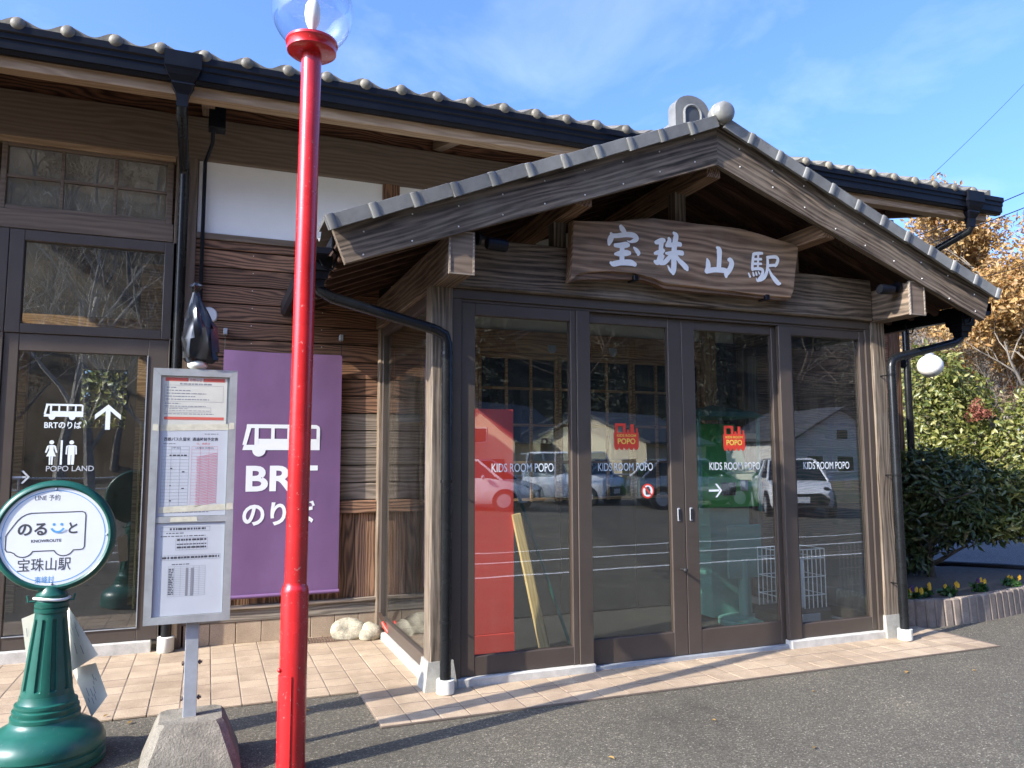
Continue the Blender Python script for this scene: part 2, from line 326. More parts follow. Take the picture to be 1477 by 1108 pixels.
# ------------------------------------------------------------------ object helpers
WM = {}
def reg(o, parent, M):
    COL.objects.link(o)
    if parent is not None:
        o.parent = parent; o.matrix_parent_inverse = WM[parent].inverted()
    o.matrix_basis = M; WM[o] = M.copy()
    return o
def thing(name, label, cat, loc=(0, 0, 0), group=None):
    o = bpy.data.objects.new(name, None); o.empty_display_size = 0.1
    reg(o, None, Matrix.Translation(loc)); o['label'] = label; o['category'] = cat
    if group: o['group'] = group
    return o
def tag(o, label, cat, group=None):
    o['label'] = label; o['category'] = cat
    if group: o['group'] = group
    return o
def struct(o): o['kind'] = 'structure'; return o
def stuff(o): o['kind'] = 'stuff'; return o
class MB:
    def __init__(s): s.v = []; s.f = []
    def add(s, vs, fs, M=None):
        n = len(s.v)
        s.v += [tuple(M @ Vector(p)) for p in vs] if M is not None else [tuple(p) for p in vs]
        s.f += [tuple(i+n for i in f) for f in fs]; return s
    def box(s, x0, x1, y0, y1, z0, z1, c=0.0, M=None):
        if c <= 0:
            vs = [(x, y, z) for z in (z0, z1) for y in (y0, y1) for x in (x0, x1)]
            return s.add(vs, [(0, 2, 3, 1), (4, 5, 7, 6), (0, 1, 5, 4), (2, 6, 7, 3), (0, 4, 6, 2), (1, 3, 7, 5)], M)
        c = min(c, (x1-x0)*0.45, (y1-y0)*0.45, (z1-z0)*0.45)
        bm = bmesh.new(); vs = [bm.verts.new((x, y, z)) for z in (z0, z1) for y in (y0, y1) for x in (x0, x1)]
        for f in [(0, 2, 3, 1), (4, 5, 7, 6), (0, 1, 5, 4), (2, 6, 7, 3), (0, 4, 6, 2), (1, 3, 7, 5)]: bm.faces.new([vs[i] for i in f])
        bmesh.ops.bevel(bm, geom=list(bm.edges), offset=c, segments=1, affect='EDGES')
        bm.verts.index_update(); V = [v.co[:] for v in bm.verts]; F = [[v.index for v in f.verts] for f in bm.faces]; bm.free()
        return s.add(V, F, M)
    def prism(s, pts, a0, a1, axis='y', M=None):
        """extrude a closed outline along an axis; outline is (x,z) for y, (y,z) for x, (x,y) for z"""
        n = len(pts)
        mk = {'y': lambda p, a: (p[0], a, p[1]), 'x': lambda p, a: (a, p[0], p[1]), 'z': lambda p, a: (p[0], p[1], a)}[axis]
        vs = [mk(p, a0) for p in pts]+[mk(p, a1) for p in pts]
        return s.add(vs, [tuple(range(n)), tuple(range(2*n-1, n-1, -1))]+[(i, (i+1) % n, n+(i+1) % n, n+i) for i in range(n)], M)
    def tube(s, pts, r, n=10, cap=True):
        pts = [Vector(p) for p in pts]; rs = r if isinstance(r, (list, tuple)) else [r]*len(pts)
        base = len(s.v); a = None
        for i, p in enumerate(pts):
            d = (pts[min(i+1, len(pts)-1)]-pts[max(i-1, 0)]).normalized()
            if a is None: a = d.cross(Vector((0, 0, 1)) if abs(d.z) < 0.9 else Vector((1, 0, 0))).normalized()
            else: a = (a-d*a.dot(d)).normalized()
            b_ = d.cross(a).normalized()
            for j in range(n):
                t = 2*math.pi*j/n; s.v.append(tuple(p+(a*math.cos(t)+b_*math.sin(t))*rs[i]))
        for i in range(len(pts)-1):
            for j in range(n):
                q = base+i*n; s.f.append((q+j, q+(j+1) % n, q+n+(j+1) % n, q+n+j))
        if cap:
            s.f.append(tuple(base+j for j in range(n))[::-1]); q = base+(len(pts)-1)*n; s.f.append(tuple(q+j for j in range(n)))
        return s
    def lathe(s, prof, n=24, M=None):
        base_v = []; fs = []
        for r, z in prof:
            for j in range(n):
                t = 2*math.pi*j/n; base_v.append((r*math.cos(t), r*math.sin(t), z))
        for i in range(len(prof)-1):
            for j in range(n): fs.append((i*n+j, i*n+(j+1) % n, (i+1)*n+(j+1) % n, (i+1)*n+j))
        fs.append(tuple(range(n))[::-1]); q = (len(prof)-1)*n; fs.append(tuple(q+j for j in range(n)))
        return s.add(base_v, fs, M)
    def sphere(s, c, r, n=16, m=10, sc=(1, 1, 1)):
        pr = [(max(1e-4, math.sin(math.pi*i/m))*1.0, -math.cos(math.pi*i/m)) for i in range(m+1)]
        return s.lathe(pr, n, Matrix.Translation(c) @ Matrix.Diagonal((r*sc[0], r*sc[1], r*sc[2], 1)))
    def mesh(s, name, smooth=None, recalc=True):
        me = bpy.data.meshes.new(name); me.from_pydata(s.v, [], s.f)
        if recalc:
            bm = bmesh.new(); bm.from_mesh(me); bmesh.ops.recalc_face_normals(bm, faces=list(bm.faces)); bm.to_mesh(me); bm.free()
        if smooth is not None:
            me.polygons.foreach_set('use_smooth', [True]*len(me.polygons)); me.set_sharp_from_angle(angle=R(smooth))
        me.update(); return me
    def build(s, name, mat, parent=None, smooth=None, recalc=True, centre=True):
        if centre and s.v:
            a = np.array(s.v); lo, hi = a.min(0), a.max(0); c = Vector(((lo[0]+hi[0])/2, (lo[1]+hi[1])/2, lo[2]))
            s.v = [tuple(Vector(p)-c) for p in s.v]
        else: c = Vector((0, 0, 0))
        me = s.mesh(name, smooth, recalc); me.materials.append(MATS[mat])
        return reg(bpy.data.objects.new(name, me), parent, Matrix.Translation(c))
def board(name, p0, p1, wid, hgt, mat, parent, up=(0, 0, 1), c=0.004, tint=None):
    """a timber from p0 to p1; local X is the length, wid across, hgt along up"""
    p0, p1 = Vector(p0), Vector(p1); d = p1-p0; ln = d.length; x = d.normalized(); u = Vector(up)
    y = u.cross(x).normalized(); z = x.cross(y).normalized()
    mb = MB().box(-ln/2, ln/2, -wid/2, wid/2, -hgt/2, hgt/2, c)
    me = mb.mesh(name); me.materials.append(MATS[mat])
    M = Matrix((x, y, z)).transposed().to_4x4(); M.translation = (p0+p1)/2
    o = reg(bpy.data.objects.new(name, me), parent, M)
    if tint: o.color = (*tint, 1)
    return o
def inst(o, name, parent, M):
    c = bpy.data.objects.new(name, o.data); c.color = o.color
    return reg(c, parent, M)
def text_verts(body, bold=0.0):
    cu = bpy.data.curves.new('txt', 'FONT'); cu.body = body; cu.offset = bold; cu.fill_mode = 'FRONT'; cu.resolution_u = 4
    ob = bpy.data.objects.new('txt', cu); COL.objects.link(ob)
    bpy.context.view_layer.update()
    dg = bpy.context.evaluated_depsgraph_get()
    me = bpy.data.meshes.new_from_object(ob.evaluated_get(dg))
    V = np.array([v.co[:] for v in me.vertices]); F = [tuple(p.vertices) for p in me.polygons]
    bpy.data.objects.remove(ob); bpy.data.curves.remove(cu); bpy.data.meshes.remove(me)
    return V, F
def text(body, x0, x1, z0, z1, y, mat, parent, bold=0.0, name='lettering', slant=0.0):
    """flat lettering facing -Y that fills the given box"""
    V, F = text_verts(body, bold); lo, hi = V.min(0), V.max(0)
    mb = MB(); sx = (x1-x0)/(hi[0]-lo[0]); sz = (z1-z0)/(hi[1]-lo[1])
    yf = y if callable(y) else (lambda a_, b_: y)
    mb.add([(x0+(p[0]-lo[0])*sx, yf(x0+(p[0]-lo[0])*sx, z0+(p[1]-lo[1])*sz), z0+(p[1]-lo[1])*sz) for p in V], F)
    return mb.build(name, mat, parent, recalc=False)

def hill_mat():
    """leafless wood; its sunlit and shaded ends are put into the colour"""
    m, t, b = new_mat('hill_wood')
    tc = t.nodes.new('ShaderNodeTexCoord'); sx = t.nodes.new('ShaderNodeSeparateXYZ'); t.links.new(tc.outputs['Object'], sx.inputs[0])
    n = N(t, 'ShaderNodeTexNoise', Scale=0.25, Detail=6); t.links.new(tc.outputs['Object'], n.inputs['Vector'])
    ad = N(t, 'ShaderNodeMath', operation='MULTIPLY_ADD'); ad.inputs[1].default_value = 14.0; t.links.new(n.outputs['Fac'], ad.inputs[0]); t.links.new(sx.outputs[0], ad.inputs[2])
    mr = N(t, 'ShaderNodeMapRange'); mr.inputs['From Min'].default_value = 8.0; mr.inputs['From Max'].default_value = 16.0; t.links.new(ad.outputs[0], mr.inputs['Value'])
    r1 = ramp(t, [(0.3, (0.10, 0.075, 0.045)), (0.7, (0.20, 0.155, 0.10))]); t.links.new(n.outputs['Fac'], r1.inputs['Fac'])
    mx = N(t, 'ShaderNodeMix', data_type='RGBA'); mx.inputs['B'].default_value = (0.030, 0.030, 0.019, 1)  # dark end of the slope: shade put into the colour
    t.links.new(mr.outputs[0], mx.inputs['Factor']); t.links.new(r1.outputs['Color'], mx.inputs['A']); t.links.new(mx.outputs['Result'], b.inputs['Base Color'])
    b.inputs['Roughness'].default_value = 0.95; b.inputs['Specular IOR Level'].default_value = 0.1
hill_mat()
# ------------------------------------------------------------------ the ground
rng = random.Random(7)
g = MB().box(-300, 300, -300, 300, -0.5, -0.02).build('ground', 'earth'); struct(g)
a = MB(); a.add([(-70, -17, -0.003), (70, -17, -0.003), (70, 30, -0.003), (-70, 30, -0.003)], [(0, 1, 2, 3)])
struct(a.build('asphalt_forecourt', 'asphalt', recalc=False, centre=False))
rd = MB(); rd.add([(9.3, 6.3, 0.004), (40, -2, 0.004), (48, 9, 0.004), (9.6, 11.5, 0.004)], [(0, 1, 2, 3)])
struct(rd.build('side_road', 'asphalt_road_shaded', recalc=False, centre=False))
for i, yy in enumerate((-1.74, -0.54, 0.72)):
    m_ = MB(); m_.add([(-6, yy-0.05, 0.002), (26, yy-0.05-0.25, 0.002), (26, yy+0.05-0.25, 0.002), (-6, yy+0.05, 0.002)], [(0, 1, 2, 3)])
    struct(m_.build('road_marking', 'line_white', recalc=False))
# tiled apron: a mortar bed with single tiles on it
TP = 0.1775; TZ = 0.011
bed = MB()
bed.prism([(-3.5, 5.165), (0.955, 5.165), (0.955, 4.437), (5.94, 4.437), (5.97, 5.16), (5.6, 6.9), (-3.5, 6.9)], 0.0, TZ-0.002, 'z')
pave = bed.build('pavement', 'grout'); struct(pave)
tm = MB().box(-TP/2+0.0038, TP/2-0.0038, -TP/2+0.0055, TP/2-0.0055, -0.012, 0, 0.0018).mesh('tile'); tm.materials.append(MATS['pave_tile'])
rest = MB(); tiles = []
for i in range(-26, 30):
    for j in range(0, 14):
        x = 0.955+TP/2+i*TP; y = 4.44+TP/2+j*TP
        if x < 0.955 and y-TP/2 < 5.14: continue
        if y > 6.86 or x > 5.95: continue
        if x > 1.42 and y > 5.18: (rest.box(x-TP/2+0.004, x+TP/2-0.004, y-TP/2+0.004, y+TP/2-0.004, TZ-0.012, TZ)); continue
        if x < -1.35: rest.box(x-TP/2+0.004, x+TP/2-0.004, y-TP/2+0.004, y+TP/2-0.004, TZ-0.012, TZ); continue
        tiles.append((x, y))
for x, y in tiles:
    o = bpy.data.objects.new('tile', tm)
    reg(o, pave, Matrix.Translation((x, y, TZ+rng.uniform(-0.0012, 0.0012))) @ Euler((rng.uniform(-.003, .003), rng.uniform(-.003, .003), 0)).to_matrix().to_4x4())
stuff(rest.build('tiles_beyond', 'pave_tile', pave))
gm = MB().box(0.80, 1.13, 6.66, 6.72, TZ-0.006, TZ+0.003)
for k in range(14): gm.box(0.815+k*0.0225, 0.826+k*0.0225, 6.60, 6.78, TZ-0.006, TZ+0.006)
gm.box(0.80, 1.13, 6.595, 6.61, TZ-0.006, TZ+0.006); gm.box(0.80, 1.13, 6.77, 6.785, TZ-0.006, TZ+0.006)
tag(gm.build('drain_grate', 'iron_grate'), 'rusty slotted drain grate set in the tiles below the purple banner', 'drain grate')

# ------------------------------------------------------------------ the station building
ST = thing('station_building', 'dark timber station building with gabled glazed entrance porch and tiled roofs', 'station', (3.43, 6.9, 0))
WY = 6.85
# --- solid walls behind the boards
wb = MB()
wb.box(-0.16, 1.50, WY+0.03, WY+0.13, 0, 4.42)
wb.box(5.30, 7.72, WY+0.03, WY+0.13, 0, 4.42)
wb.box(7.62, 7.72, WY+0.13, 13.6, 0, 4.6)
wb.box(1.50, 5.30, WY+0.031, WY+0.13, 2.78, 4.42)
wb.box(-4.5, -4.4, WY, 13.6, 0, 4.6)
wb.box(-0.10, 0.0, WY+0.13, 10.4, 0, 4.4)
wb.box(-0.10, 7.6, 10.4, 10.5, 0, 4.4)
# back wall of the hall with the opening on to the platform side
wb.box(-4.4, -1.47, 10.5, 10.6, 0, 4.5); wb.box(-0.96, 0.0, 10.5, 10.6, 0, 4.5)
wb.box(-1.47, -0.96, 10.5, 10.6, 0, 1.90); wb.box(-1.47, -0.96, 10.5, 10.6, 2.62, 4.5)
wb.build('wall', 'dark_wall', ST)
MB().box(-4.4, 7.6, WY+0.14, 13.5, 0.0, 0.03).build('hall_floor', 'grout', ST)
# --- white plaster panels
for x0, x1 in ((-0.150, 1.425), (1.585, 5.35)):
    MB().box(x0, x1, WY+0.012, WY+0.03, 3.425, 4.07).build('plaster_panel', 'plaster', ST)
# --- posts
for x0, x1 in ((-0.325, -0.155), ):
    board('post', ((x0+x1)/2, WY+0.045, 0), ((x0+x1)/2, WY+0.045, 4.05), 0.15, x1-x0, 'beam_brown', ST, up=(1, 0, 0))
board('post', (1.505, WY+0.05, 3.40), (1.505, WY+0.05, 4.06), 0.13, 0.155, 'siding', ST, up=(1, 0, 0))
board('post', (7.66, WY+0.05, 0), (7.66, WY+0.05, 4.4), 0.16, 0.16, 'siding', ST, up=(1, 0, 0), tint=(.6, .6, .6))
board('post', (5.55, WY+0.05, 0.02), (5.55, WY+0.05, 4.06), 0.14, 0.13, 'timber', ST, up=(1, 0, 0))
# --- wall-top beam, rail under the plaster, middle rail, bottom ledge
board('wall_beam', (-4.4, WY+0.03, 4.235), (7.75, WY+0.03, 4.235), 0.12, 0.37, 'beam_brown', ST)
board('frieze_board', (-4.4, WY+0.045, 4.60), (7.75, WY+0.045, 4.60), 0.03, 0.35, 'siding', ST, tint=(.9, .8, .75))
board('rail', (-0.155, WY+0.005, 3.395), (1.6, WY+0.005, 3.395), 0.055, 0.055, 'beam_brown', ST)
board('rail', (-0.155, WY+0.01, 3.33), (1.40, WY+0.01, 3.33), 0.035, 0.07, 'siding', ST)
board('rail', (-0.155, WY, 1.095), (1.40, WY, 1.095), 0.06, 0.112, 'siding', ST, tint=(1.25, 1.35, 1.4))
board('ledge', (-0.155, WY-0.012, 0.30), (1.42, WY-0.012, 0.30), 0.075, 0.028, 'siding_pale', ST)
board('ledge', (-0.155, WY-0.002, 0.235), (1.42, WY-0.002, 0.235), 0.05, 0.10, 'siding_pale', ST, tint=(.85, .88, .88))
for k in range(8):
    MB().box(-0.14+k*0.2, 0.055+k*0.2, WY-0.02, WY+0.02, TZ, 0.183, 0.003).build('plinth_tile', 'pave_tile', ST)
# --- horizontal siding
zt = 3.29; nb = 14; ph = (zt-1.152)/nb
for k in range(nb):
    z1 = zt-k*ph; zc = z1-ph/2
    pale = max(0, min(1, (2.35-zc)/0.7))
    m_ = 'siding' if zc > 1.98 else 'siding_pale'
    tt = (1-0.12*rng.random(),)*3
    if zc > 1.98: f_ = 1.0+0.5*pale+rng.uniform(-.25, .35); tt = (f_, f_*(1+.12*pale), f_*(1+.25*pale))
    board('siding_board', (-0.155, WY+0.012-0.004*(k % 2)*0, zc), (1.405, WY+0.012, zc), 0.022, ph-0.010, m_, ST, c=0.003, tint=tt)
for k in range(20):
    zc = 3.35-k*ph
    board('siding_board', (5.62, WY+0.012, zc), (7.58, WY+0.012, zc), 0.022, ph-0.006, 'siding', ST, c=0.003, tint=(rng.uniform(.8, 1.5),)*3)
# --- vertical boards below the middle rail
x = -0.15
while x < 1.39:
    wd = rng.uniform(0.10, 0.16); wd = min(wd, 1.398-x)
    if wd > 0.03:
        f_ = rng.uniform(0.9, 1.9)
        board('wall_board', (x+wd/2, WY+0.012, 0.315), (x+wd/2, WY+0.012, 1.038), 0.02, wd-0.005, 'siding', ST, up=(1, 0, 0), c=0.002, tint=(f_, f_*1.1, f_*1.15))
    x += wd
nl = MB()
for k in range(nb):
    for xx in (0.31, 0.9): nl.sphere((xx+rng.uniform(-.004, .004), WY+0.001, zt-k*ph-0.03), 0.0045, 6, 4)
stuff(nl.build('nail_heads', 'white_metal', ST))
# --- entrance of the hall (left edge of the picture)
def frame_rect(x0, x1, z0, z1, l, r, b, t, y0, y1, c=0.004):
    m = MB()
    m.box(x0, x0+l, y0, y1, z0, z1, c); m.box(x1-r, x1, y0, y1, z0, z1, c)
    m.box(x0+l-.001, x1-r+.001, y0+0.002, y1-0.002, z1-t, z1, c); m.box(x0+l-.001, x1-r+.001, y0+0.002, y1-0.002, z0, z0+b, c)
    return m
board('lintel', (-4.4, WY+0.02, 3.385), (-0.33, WY+0.02, 3.385), 0.09, 0.15, 'beam_brown', ST)
board('lintel', (-4.4, WY+0.02, 4.03), (-0.33, WY+0.02, 4.03), 0.07, 0.05, 'purlin_wood', ST)
for x1 in (-0.345, -1.60, -2.86):
    x0 = x1-1.235
    MB().box(x0+0.03, x1-0.04, WY+0.055, WY+0.07, 3.47, 4.0).build('transom_backing', 'house_cream_dim', ST)  # panel added so the glass shows the brown of the lit hill
    tw = frame_rect(x0, x1, 3.462, 4.008, 0.04, 0.05, 0.04, 0.03, WY, WY+0.045).build('transom_window', 'beam_brown', ST)
    wd = (x1-x0-0.09)/3
    for k in (1, 2): MB().box(x0+0.04+k*wd-0.012, x0+0.04+k*wd+0.012, WY+0.006, WY+0.038, 3.50, 3.98, 0.002).build('muntin', 'beam_brown', tw)
    MB().box(x0+0.04, x1-0.05, WY+0.008, WY+0.036, 3.725, 3.748, 0.002).build('muntin', 'beam_brown', tw)
    for k in range(3):
        for z0, z1 in ((3.50, 3.725), (3.748, 3.98)):
            MB().box(x0+0.04+k*wd+0.01, x0+0.04+(k+1)*wd-0.01, WY+0.018, WY+0.024, z0, z1).build('glass_pane', 'window_glass', tw)
for x1 in (-0.295, -1.49, -2.685):
    x0 = x1-1.19
    # fixed light above
    up_ = frame_rect(x0, x1, 2.49, 3.305, 0.10, 0.095, 0.075, 0.085, WY-0.03, WY+0.05).build('upper_light', 'aluminium_brown', ST)
    MB().box(x0+0.09, x1-0.085, WY+0.01, WY+0.016, 2.555, 3.23).build('glass_pane', 'window_glass', up_)
    dr = frame_rect(x0, x1-0.035, 0.10, 2.488, 0.10, 0.15, 0.10, 0.135, WY-0.018, WY+0.04).build('hall_door', 'aluminium_brown', ST)
    MB().box(x0+0.095, x1-0.18, WY+0.006, WY+0.012, 0.19, 2.36).build('glass_pane', 'window_glass', dr)
    bead = MB(); bead.box(x1-0.190, x1-0.183, WY-0.024, WY-0.017, 0.2, 2.352); bead.box(x0+0.1, x1-0.183, WY-0.024, WY-0.017, 0.196, 0.203); bead.build('glazing_bead', 'steel_grey', dr)
    MB().box(x1-0.034, x1, WY-0.03, WY+0.05, 0.0, 2.489, 0.003).build('door_jamb', 'aluminium_brown', ST)
    if x1 == -0.295: HALL_DOOR = dr
MB().box(-4.4, -0.37, WY-0.06, WY+0.06, TZ-0.01, 0.098, 0.006).build('door_sill', 'concrete_white', ST)
# inside the hall: something to see through the glass
MB().box(-2.2, -1.72, 8.9, 9.0, 0.03, 2.9).build('inner_post', 'inner_wood', ST)
MB().box(-0.72, -0.5, 8.9, 9.1, 0.03, 3.6).build('inner_post', 'inner_wood', ST)
MB().box(-4.3, -0.2, 8.95, 9.0, 2.75, 3.0).build('inner_beam', 'inner_wood', ST)
lt = MB()
for k in range(7):
    z_ = 0.6+k*0.17
    lt.tube([(-0.62, 8.6, z_), (-0.42, 8.6, z_+0.16)], 0.01, 5); lt.tube([(-0.42, 8.6, z_), (-0.62, 8.6, z_+0.16)], 0.01, 5)
lt.tube([(-0.64, 8.6, 0.05), (-0.64, 8.6, 1.9)], 0.014, 5); lt.tube([(-0.40, 8.6, 0.05), (-0.40, 8.6, 1.9)], 0.014, 5)
lt.build('inner_lattice', 'plank_new', ST)
# --- eaves: purlin on arms, soffit, roof, gutter
board('purlin', (-4.6, 6.17, 4.345), (8.42, 6.17, 4.345), 0.11, 0.155, 'purlin_wood', ST)
for xx in (-0.09, 1.95, 4.0, 5.6, 7.7):
    board('eave_arm', (xx, 6.20, 4.325), (xx, 6.86, 4.50), 0.10, 0.10, 'beam_brown', ST, tint=(1.4, 1.3, 1.2))
SL = 0.40
sf = MB(); sf.prism([(6.08, 4.435), (6.08, 4.475), (10.0, 6.05), (14.0, 4.45), (14.0, 4.40), (10.0, 6.0)], -4.7, 8.46, 'x')
roof = sf.build('main_roof', 'soffit_red', ST)
wv = MB(); PT = 0.305; nx = int((8.52+4.7)/PT*8); xs = [-4.7+i*PT/8 for i in range(nx+1)]
def wave(x, ph0=0): 
    u = ((x-ph0)/PT) % 1.0
    return 0.027*math.cos(2*math.pi*min(1, u*0.9 if u < .55 else .495+(u-.55)*1.12))
rows = []
for k in range(1, 15):
    y0 = 6.05+k*0.262
    rows.append((y0, 4.53+(y0-6.05)*SL+0.022)); rows.append((y0+0.262, 4.53+(y0+0.262-6.05)*SL))
vs = [(x_, y_, z_+0.03+wave(x_, -1.963)) for (y_, z_) in rows for x_ in xs]; n_ = len(xs)
wv.add(vs, [(r*n_+i, r*n_+i+1, (r+1)*n_+i+1, (r+1)*n_+i) for r in range(len(rows)-1) for i in range(n_-1)])
stuff(wv.build('field_tiles', 'roof_tile_old', roof, smooth=35, recalc=False))
et = MB(); ns = 14
prof = [(i/ns*PT, wave(i/ns*PT)) for i in range(ns+1)]
vt = [(x_, 0.0, z_+0.006) for x_, z_ in prof]+[(x_, 0.30, z_+0.126) for x_, z_ in prof]+[(x_, 0.0, -0.062) for x_, z_ in prof]+[(x_, 0.03, -0.062) for x_, z_ in prof]
q = ns+1
et.add(vt, [(i, i+1, q+i+1, q+i) for i in range(ns)]+[(2*q+i, 2*q+i+1, i+1, i) for i in range(ns)]+[(3*q+i, 3*q+i+1, 2*q+i+1, 2*q+i) for i in range(ns)])
et.sphere((0.012, -0.008, -0.018), 0.049, 18, 10, (1, 0.62, 1.0)); et.tube([(0.012, 0.0, -0.018), (0.012, 0.28, 0.094)], 0.046, 14)
etm = et.mesh('eave_tile', 50); etm.materials.append(MATS['roof_tile_old'])
for k in range(int((8.46+1.9)/PT)+1):
    o = bpy.data.objects.new('eave_tile', etm)
    reg(o, roof, Matrix.Translation((-1.95-0.013+k*PT+rng.uniform(-.004, .004), 6.035, 4.584+rng.uniform(-.004, .004))))
MB().box(-4.7, 8.46, 6.07, 6.10, 4.42, 4.53).build('fascia', 'beam_brown', ST)
gu = MB(); gpf = [(6.155, 4.53), (6.15, 4.38), (6.135, 4.355), (6.075, 4.350), (6.062, 4.372), (6.045, 4.378), (6.045, 4.44), (6.034, 4.45), (6.034, 4.485), (6.018, 4.495), (6.018, 4.545), (6.028, 4.545), (6.03, 4.505), (6.06, 4.49), (6.14, 4.53)]
gu.prism(gpf, -4.7, 8.60, 'x'); gu.build('gutter', 'gutter_black', ST)
def hopper(cx, y0, name, flip=1):
    m = MB()
    def ring(z, wx, yb, yf): return [(cx-wx, yb, z), (cx+wx, yb, z), (cx+wx, yf, z), (cx-wx, yf, z)]
    R_ = [ring(4.56, .13, 6.16, 5.995), ring(4.44, .13, 6.16, 5.995), ring(4.42, .118, 6.155, 6.003), ring(4.385, .105, 6.15, 6.012), ring(4.34, .075, 6.145, 6.035), ring(4.325, .08, 6.145, 6.03), ring(4.285, .06, 6.14, 6.05), ring(4.255, .045, 6.135, 6.06), ring(4.20, .04, 6.13, 6.062), ring(4.16, .04, 6.13, 6.062)]
    v = [p for r in R_ for p in r]; nn = len(R_)
    m.add(v, [(i*4+j, i*4+(j+1) % 4, (i+1)*4+(j+1) % 4, (i+1)*4+j) for i in range(nn-1) for j in range(4)]+[(0, 1, 2, 3), tuple(range(4*nn-1, 4*nn-5, -1))])
    return m.build(name, 'gutter_black', ST)
hopper(-0.27, 0, 'rain_hopper'); hopper(8.12, 0, 'rain_hopper')
dp = MB().tube([(-0.27, 6.096, 4.17), (-0.27, 6.11, 4.13), (-0.262, 6.70, 3.93), (-0.26, 6.755, 3.87), (-0.262, 6.76, 0.20), (-0.262, 6.76, 0.05)], 0.040, 14); dp.build('downpipe', 'pipe_black', ST, 40)
MB().lathe([(0.055, TZ), (0.062, TZ+.01), (0.062, 0.125), (0.052, 0.13)], 20, Matrix.Translation((-0.262, 6.755, 0))).build('pipe_cup', 'cup_white', ST, 40)
dp = MB().tube([(8.12, 6.096, 4.17), (8.12, 6.12, 4.12), (7.86, 6.74, 3.84), (7.80, 6.78, 3.78), (7.79, 6.79, 0.05)], 0.042, 14); dp.build('downpipe', 'pipe_black', ST, 40)
# conduit and box under the eave
MB().box(-0.085, 0.045, 6.42, 6.55, 4.18, 4.36, 0.008).build('junction_box', 'gutter_black', ST)
MB().tube([(-0.05, 6.5, 4.19), (-0.05, 6.55, 4.10), (-0.105, 6.80, 4.02), (-0.105, 6.82, 3.95), (-0.105, 6.825, 0.35)], 0.016, 10).build('conduit', 'gutter_black', ST, 40)
MB().lathe([(0.001, 0), (0.062, 0.0), (0.075, -0.02), (0.07, -0.05), (0.001, -0.055)], 24, Matrix.Translation((-0.035, 6.84, 2.72)) @ Matrix.Rotation(R(-90), 4, 'X') @ Matrix.Diagonal((1, 1, -1, 1))).build('vent_cap', 'white_metal', ST, 40)

# ------------------------------------------------------------------ the porch
XC = 3.43
PS = 0.385                                   # roof slope
def zr(dx, off=0.0): return 3.965-PS*abs(dx)+off
# posts on stone bases
for cx in (1.455, 5.395):
    board('porch_post', (cx, 5.045, 0.17), (cx, 5.045, 2.70), 0.15, 0.15, 'timber', ST, up=(1, 0, 0), c=0.008, tint=(1.2, 1.17, 1.12))
    fl = 0.028 if cx < 3 else 0.005
    b_ = MB(); hw = 0.085; H_ = 0.195
    b_.add([(cx-hw-fl, 4.945, 0.0), (cx+hw+fl, 4.945, 0), (cx+hw+fl, 5.15, 0), (cx-hw-fl, 5.15, 0), (cx-hw, 4.963, H_), (cx+hw, 4.963, H_), (cx+hw, 5.135, H_), (cx-hw, 5.135, H_)], [(0, 1, 2, 3), (4, 5, 6, 7), (0, 1, 5, 4), (1, 2, 6, 5), (2, 3, 7, 6), (3, 0, 4, 7)])
    b_.build('post_stone', 'stone_base', ST)
# beams
board('porch_beam', (1.53, 5.03, 2.865), (5.32, 5.03, 2.865), 0.16, 0.36, 'timber', ST, c=0.01, tint=(1.15, 1.1, 1.05))
for cx in (1.462, 5.402):
    board('side_beam', (cx, 4.578, 2.815), (cx, 6.86, 2.815), 0.16, 0.27, 'timber' if cx < 3 else 'timber', ST, c=0.006, tint=(1.1, 1.0, .92))
    cp = MB(); cp.box(cx-0.083, cx+0.083, 4.566, 4.577, 2.677, 2.953); cp.build('beam_end_plate', 'beam_brown', ST)
    fr_ = MB()
    for a0, a1, b0, b1 in ((cx-.085, cx-.074, 2.675, 2.955), (cx+.074, cx+.085, 2.675, 2.955), (cx-.074, cx+.074, 2.675, 2.684), (cx-.074, cx+.074, 2.946, 2.955)): fr_.box(a0, a1, 4.560, 4.578, b0, b1)
    fr_.build('beam_end_trim', 'siding_pale', ST)
board('king_post', (XC-0.03, 5.03, 3.04), (XC-0.03, 5.03, 3.60), 0.10, 0.10, 'timber', ST, up=(1, 0, 0))
board('ridge_beam', (XC, 4.585, 3.66), (XC, 6.86, 3.66), 0.12, 0.15, 'timber', ST, tint=(1.3, 1.0, .8))
for s_ in (-1, 1):
    board('mid_purlin', (XC+s_*1.08, 4.585, 3.30), (XC+s_*1.08, 6.86, 3.30), 0.12, 0.13, 'timber', ST, tint=(1.4, 1.05, .8))
    board('strut_post', (XC+s_*1.08, 5.03, 3.04), (XC+s_*1.08, 5.03, 3.24), 0.10, 0.10, 'timber', ST, up=(1, 0, 0))
# roof deck and rafters
pd = MB()
for s_ in (-1, 1):
    pts = [(XC, zr(0, -.075)), (XC+s_*2.72, zr(2.72, -.075)), (XC+s_*2.72, zr(2.72, -.05)), (XC, zr(0, -.05))]
    pd.prism(pts, 4.59, 6.84, 'y')
proof = pd.build('porch_roof', 'soffit_shaded', ST)
for s_ in (-1, 1):
    for k in range(9):
        yy = 4.72+k*0.255
        board('rafter', (XC+s_*0.02, yy, zr(0, -.112)), (XC+s_*2.69, yy, zr(2.69, -.112)), 0.045, 0.07, 'soffit_shaded', proof, tint=(1.6, 1.4, 1.2))
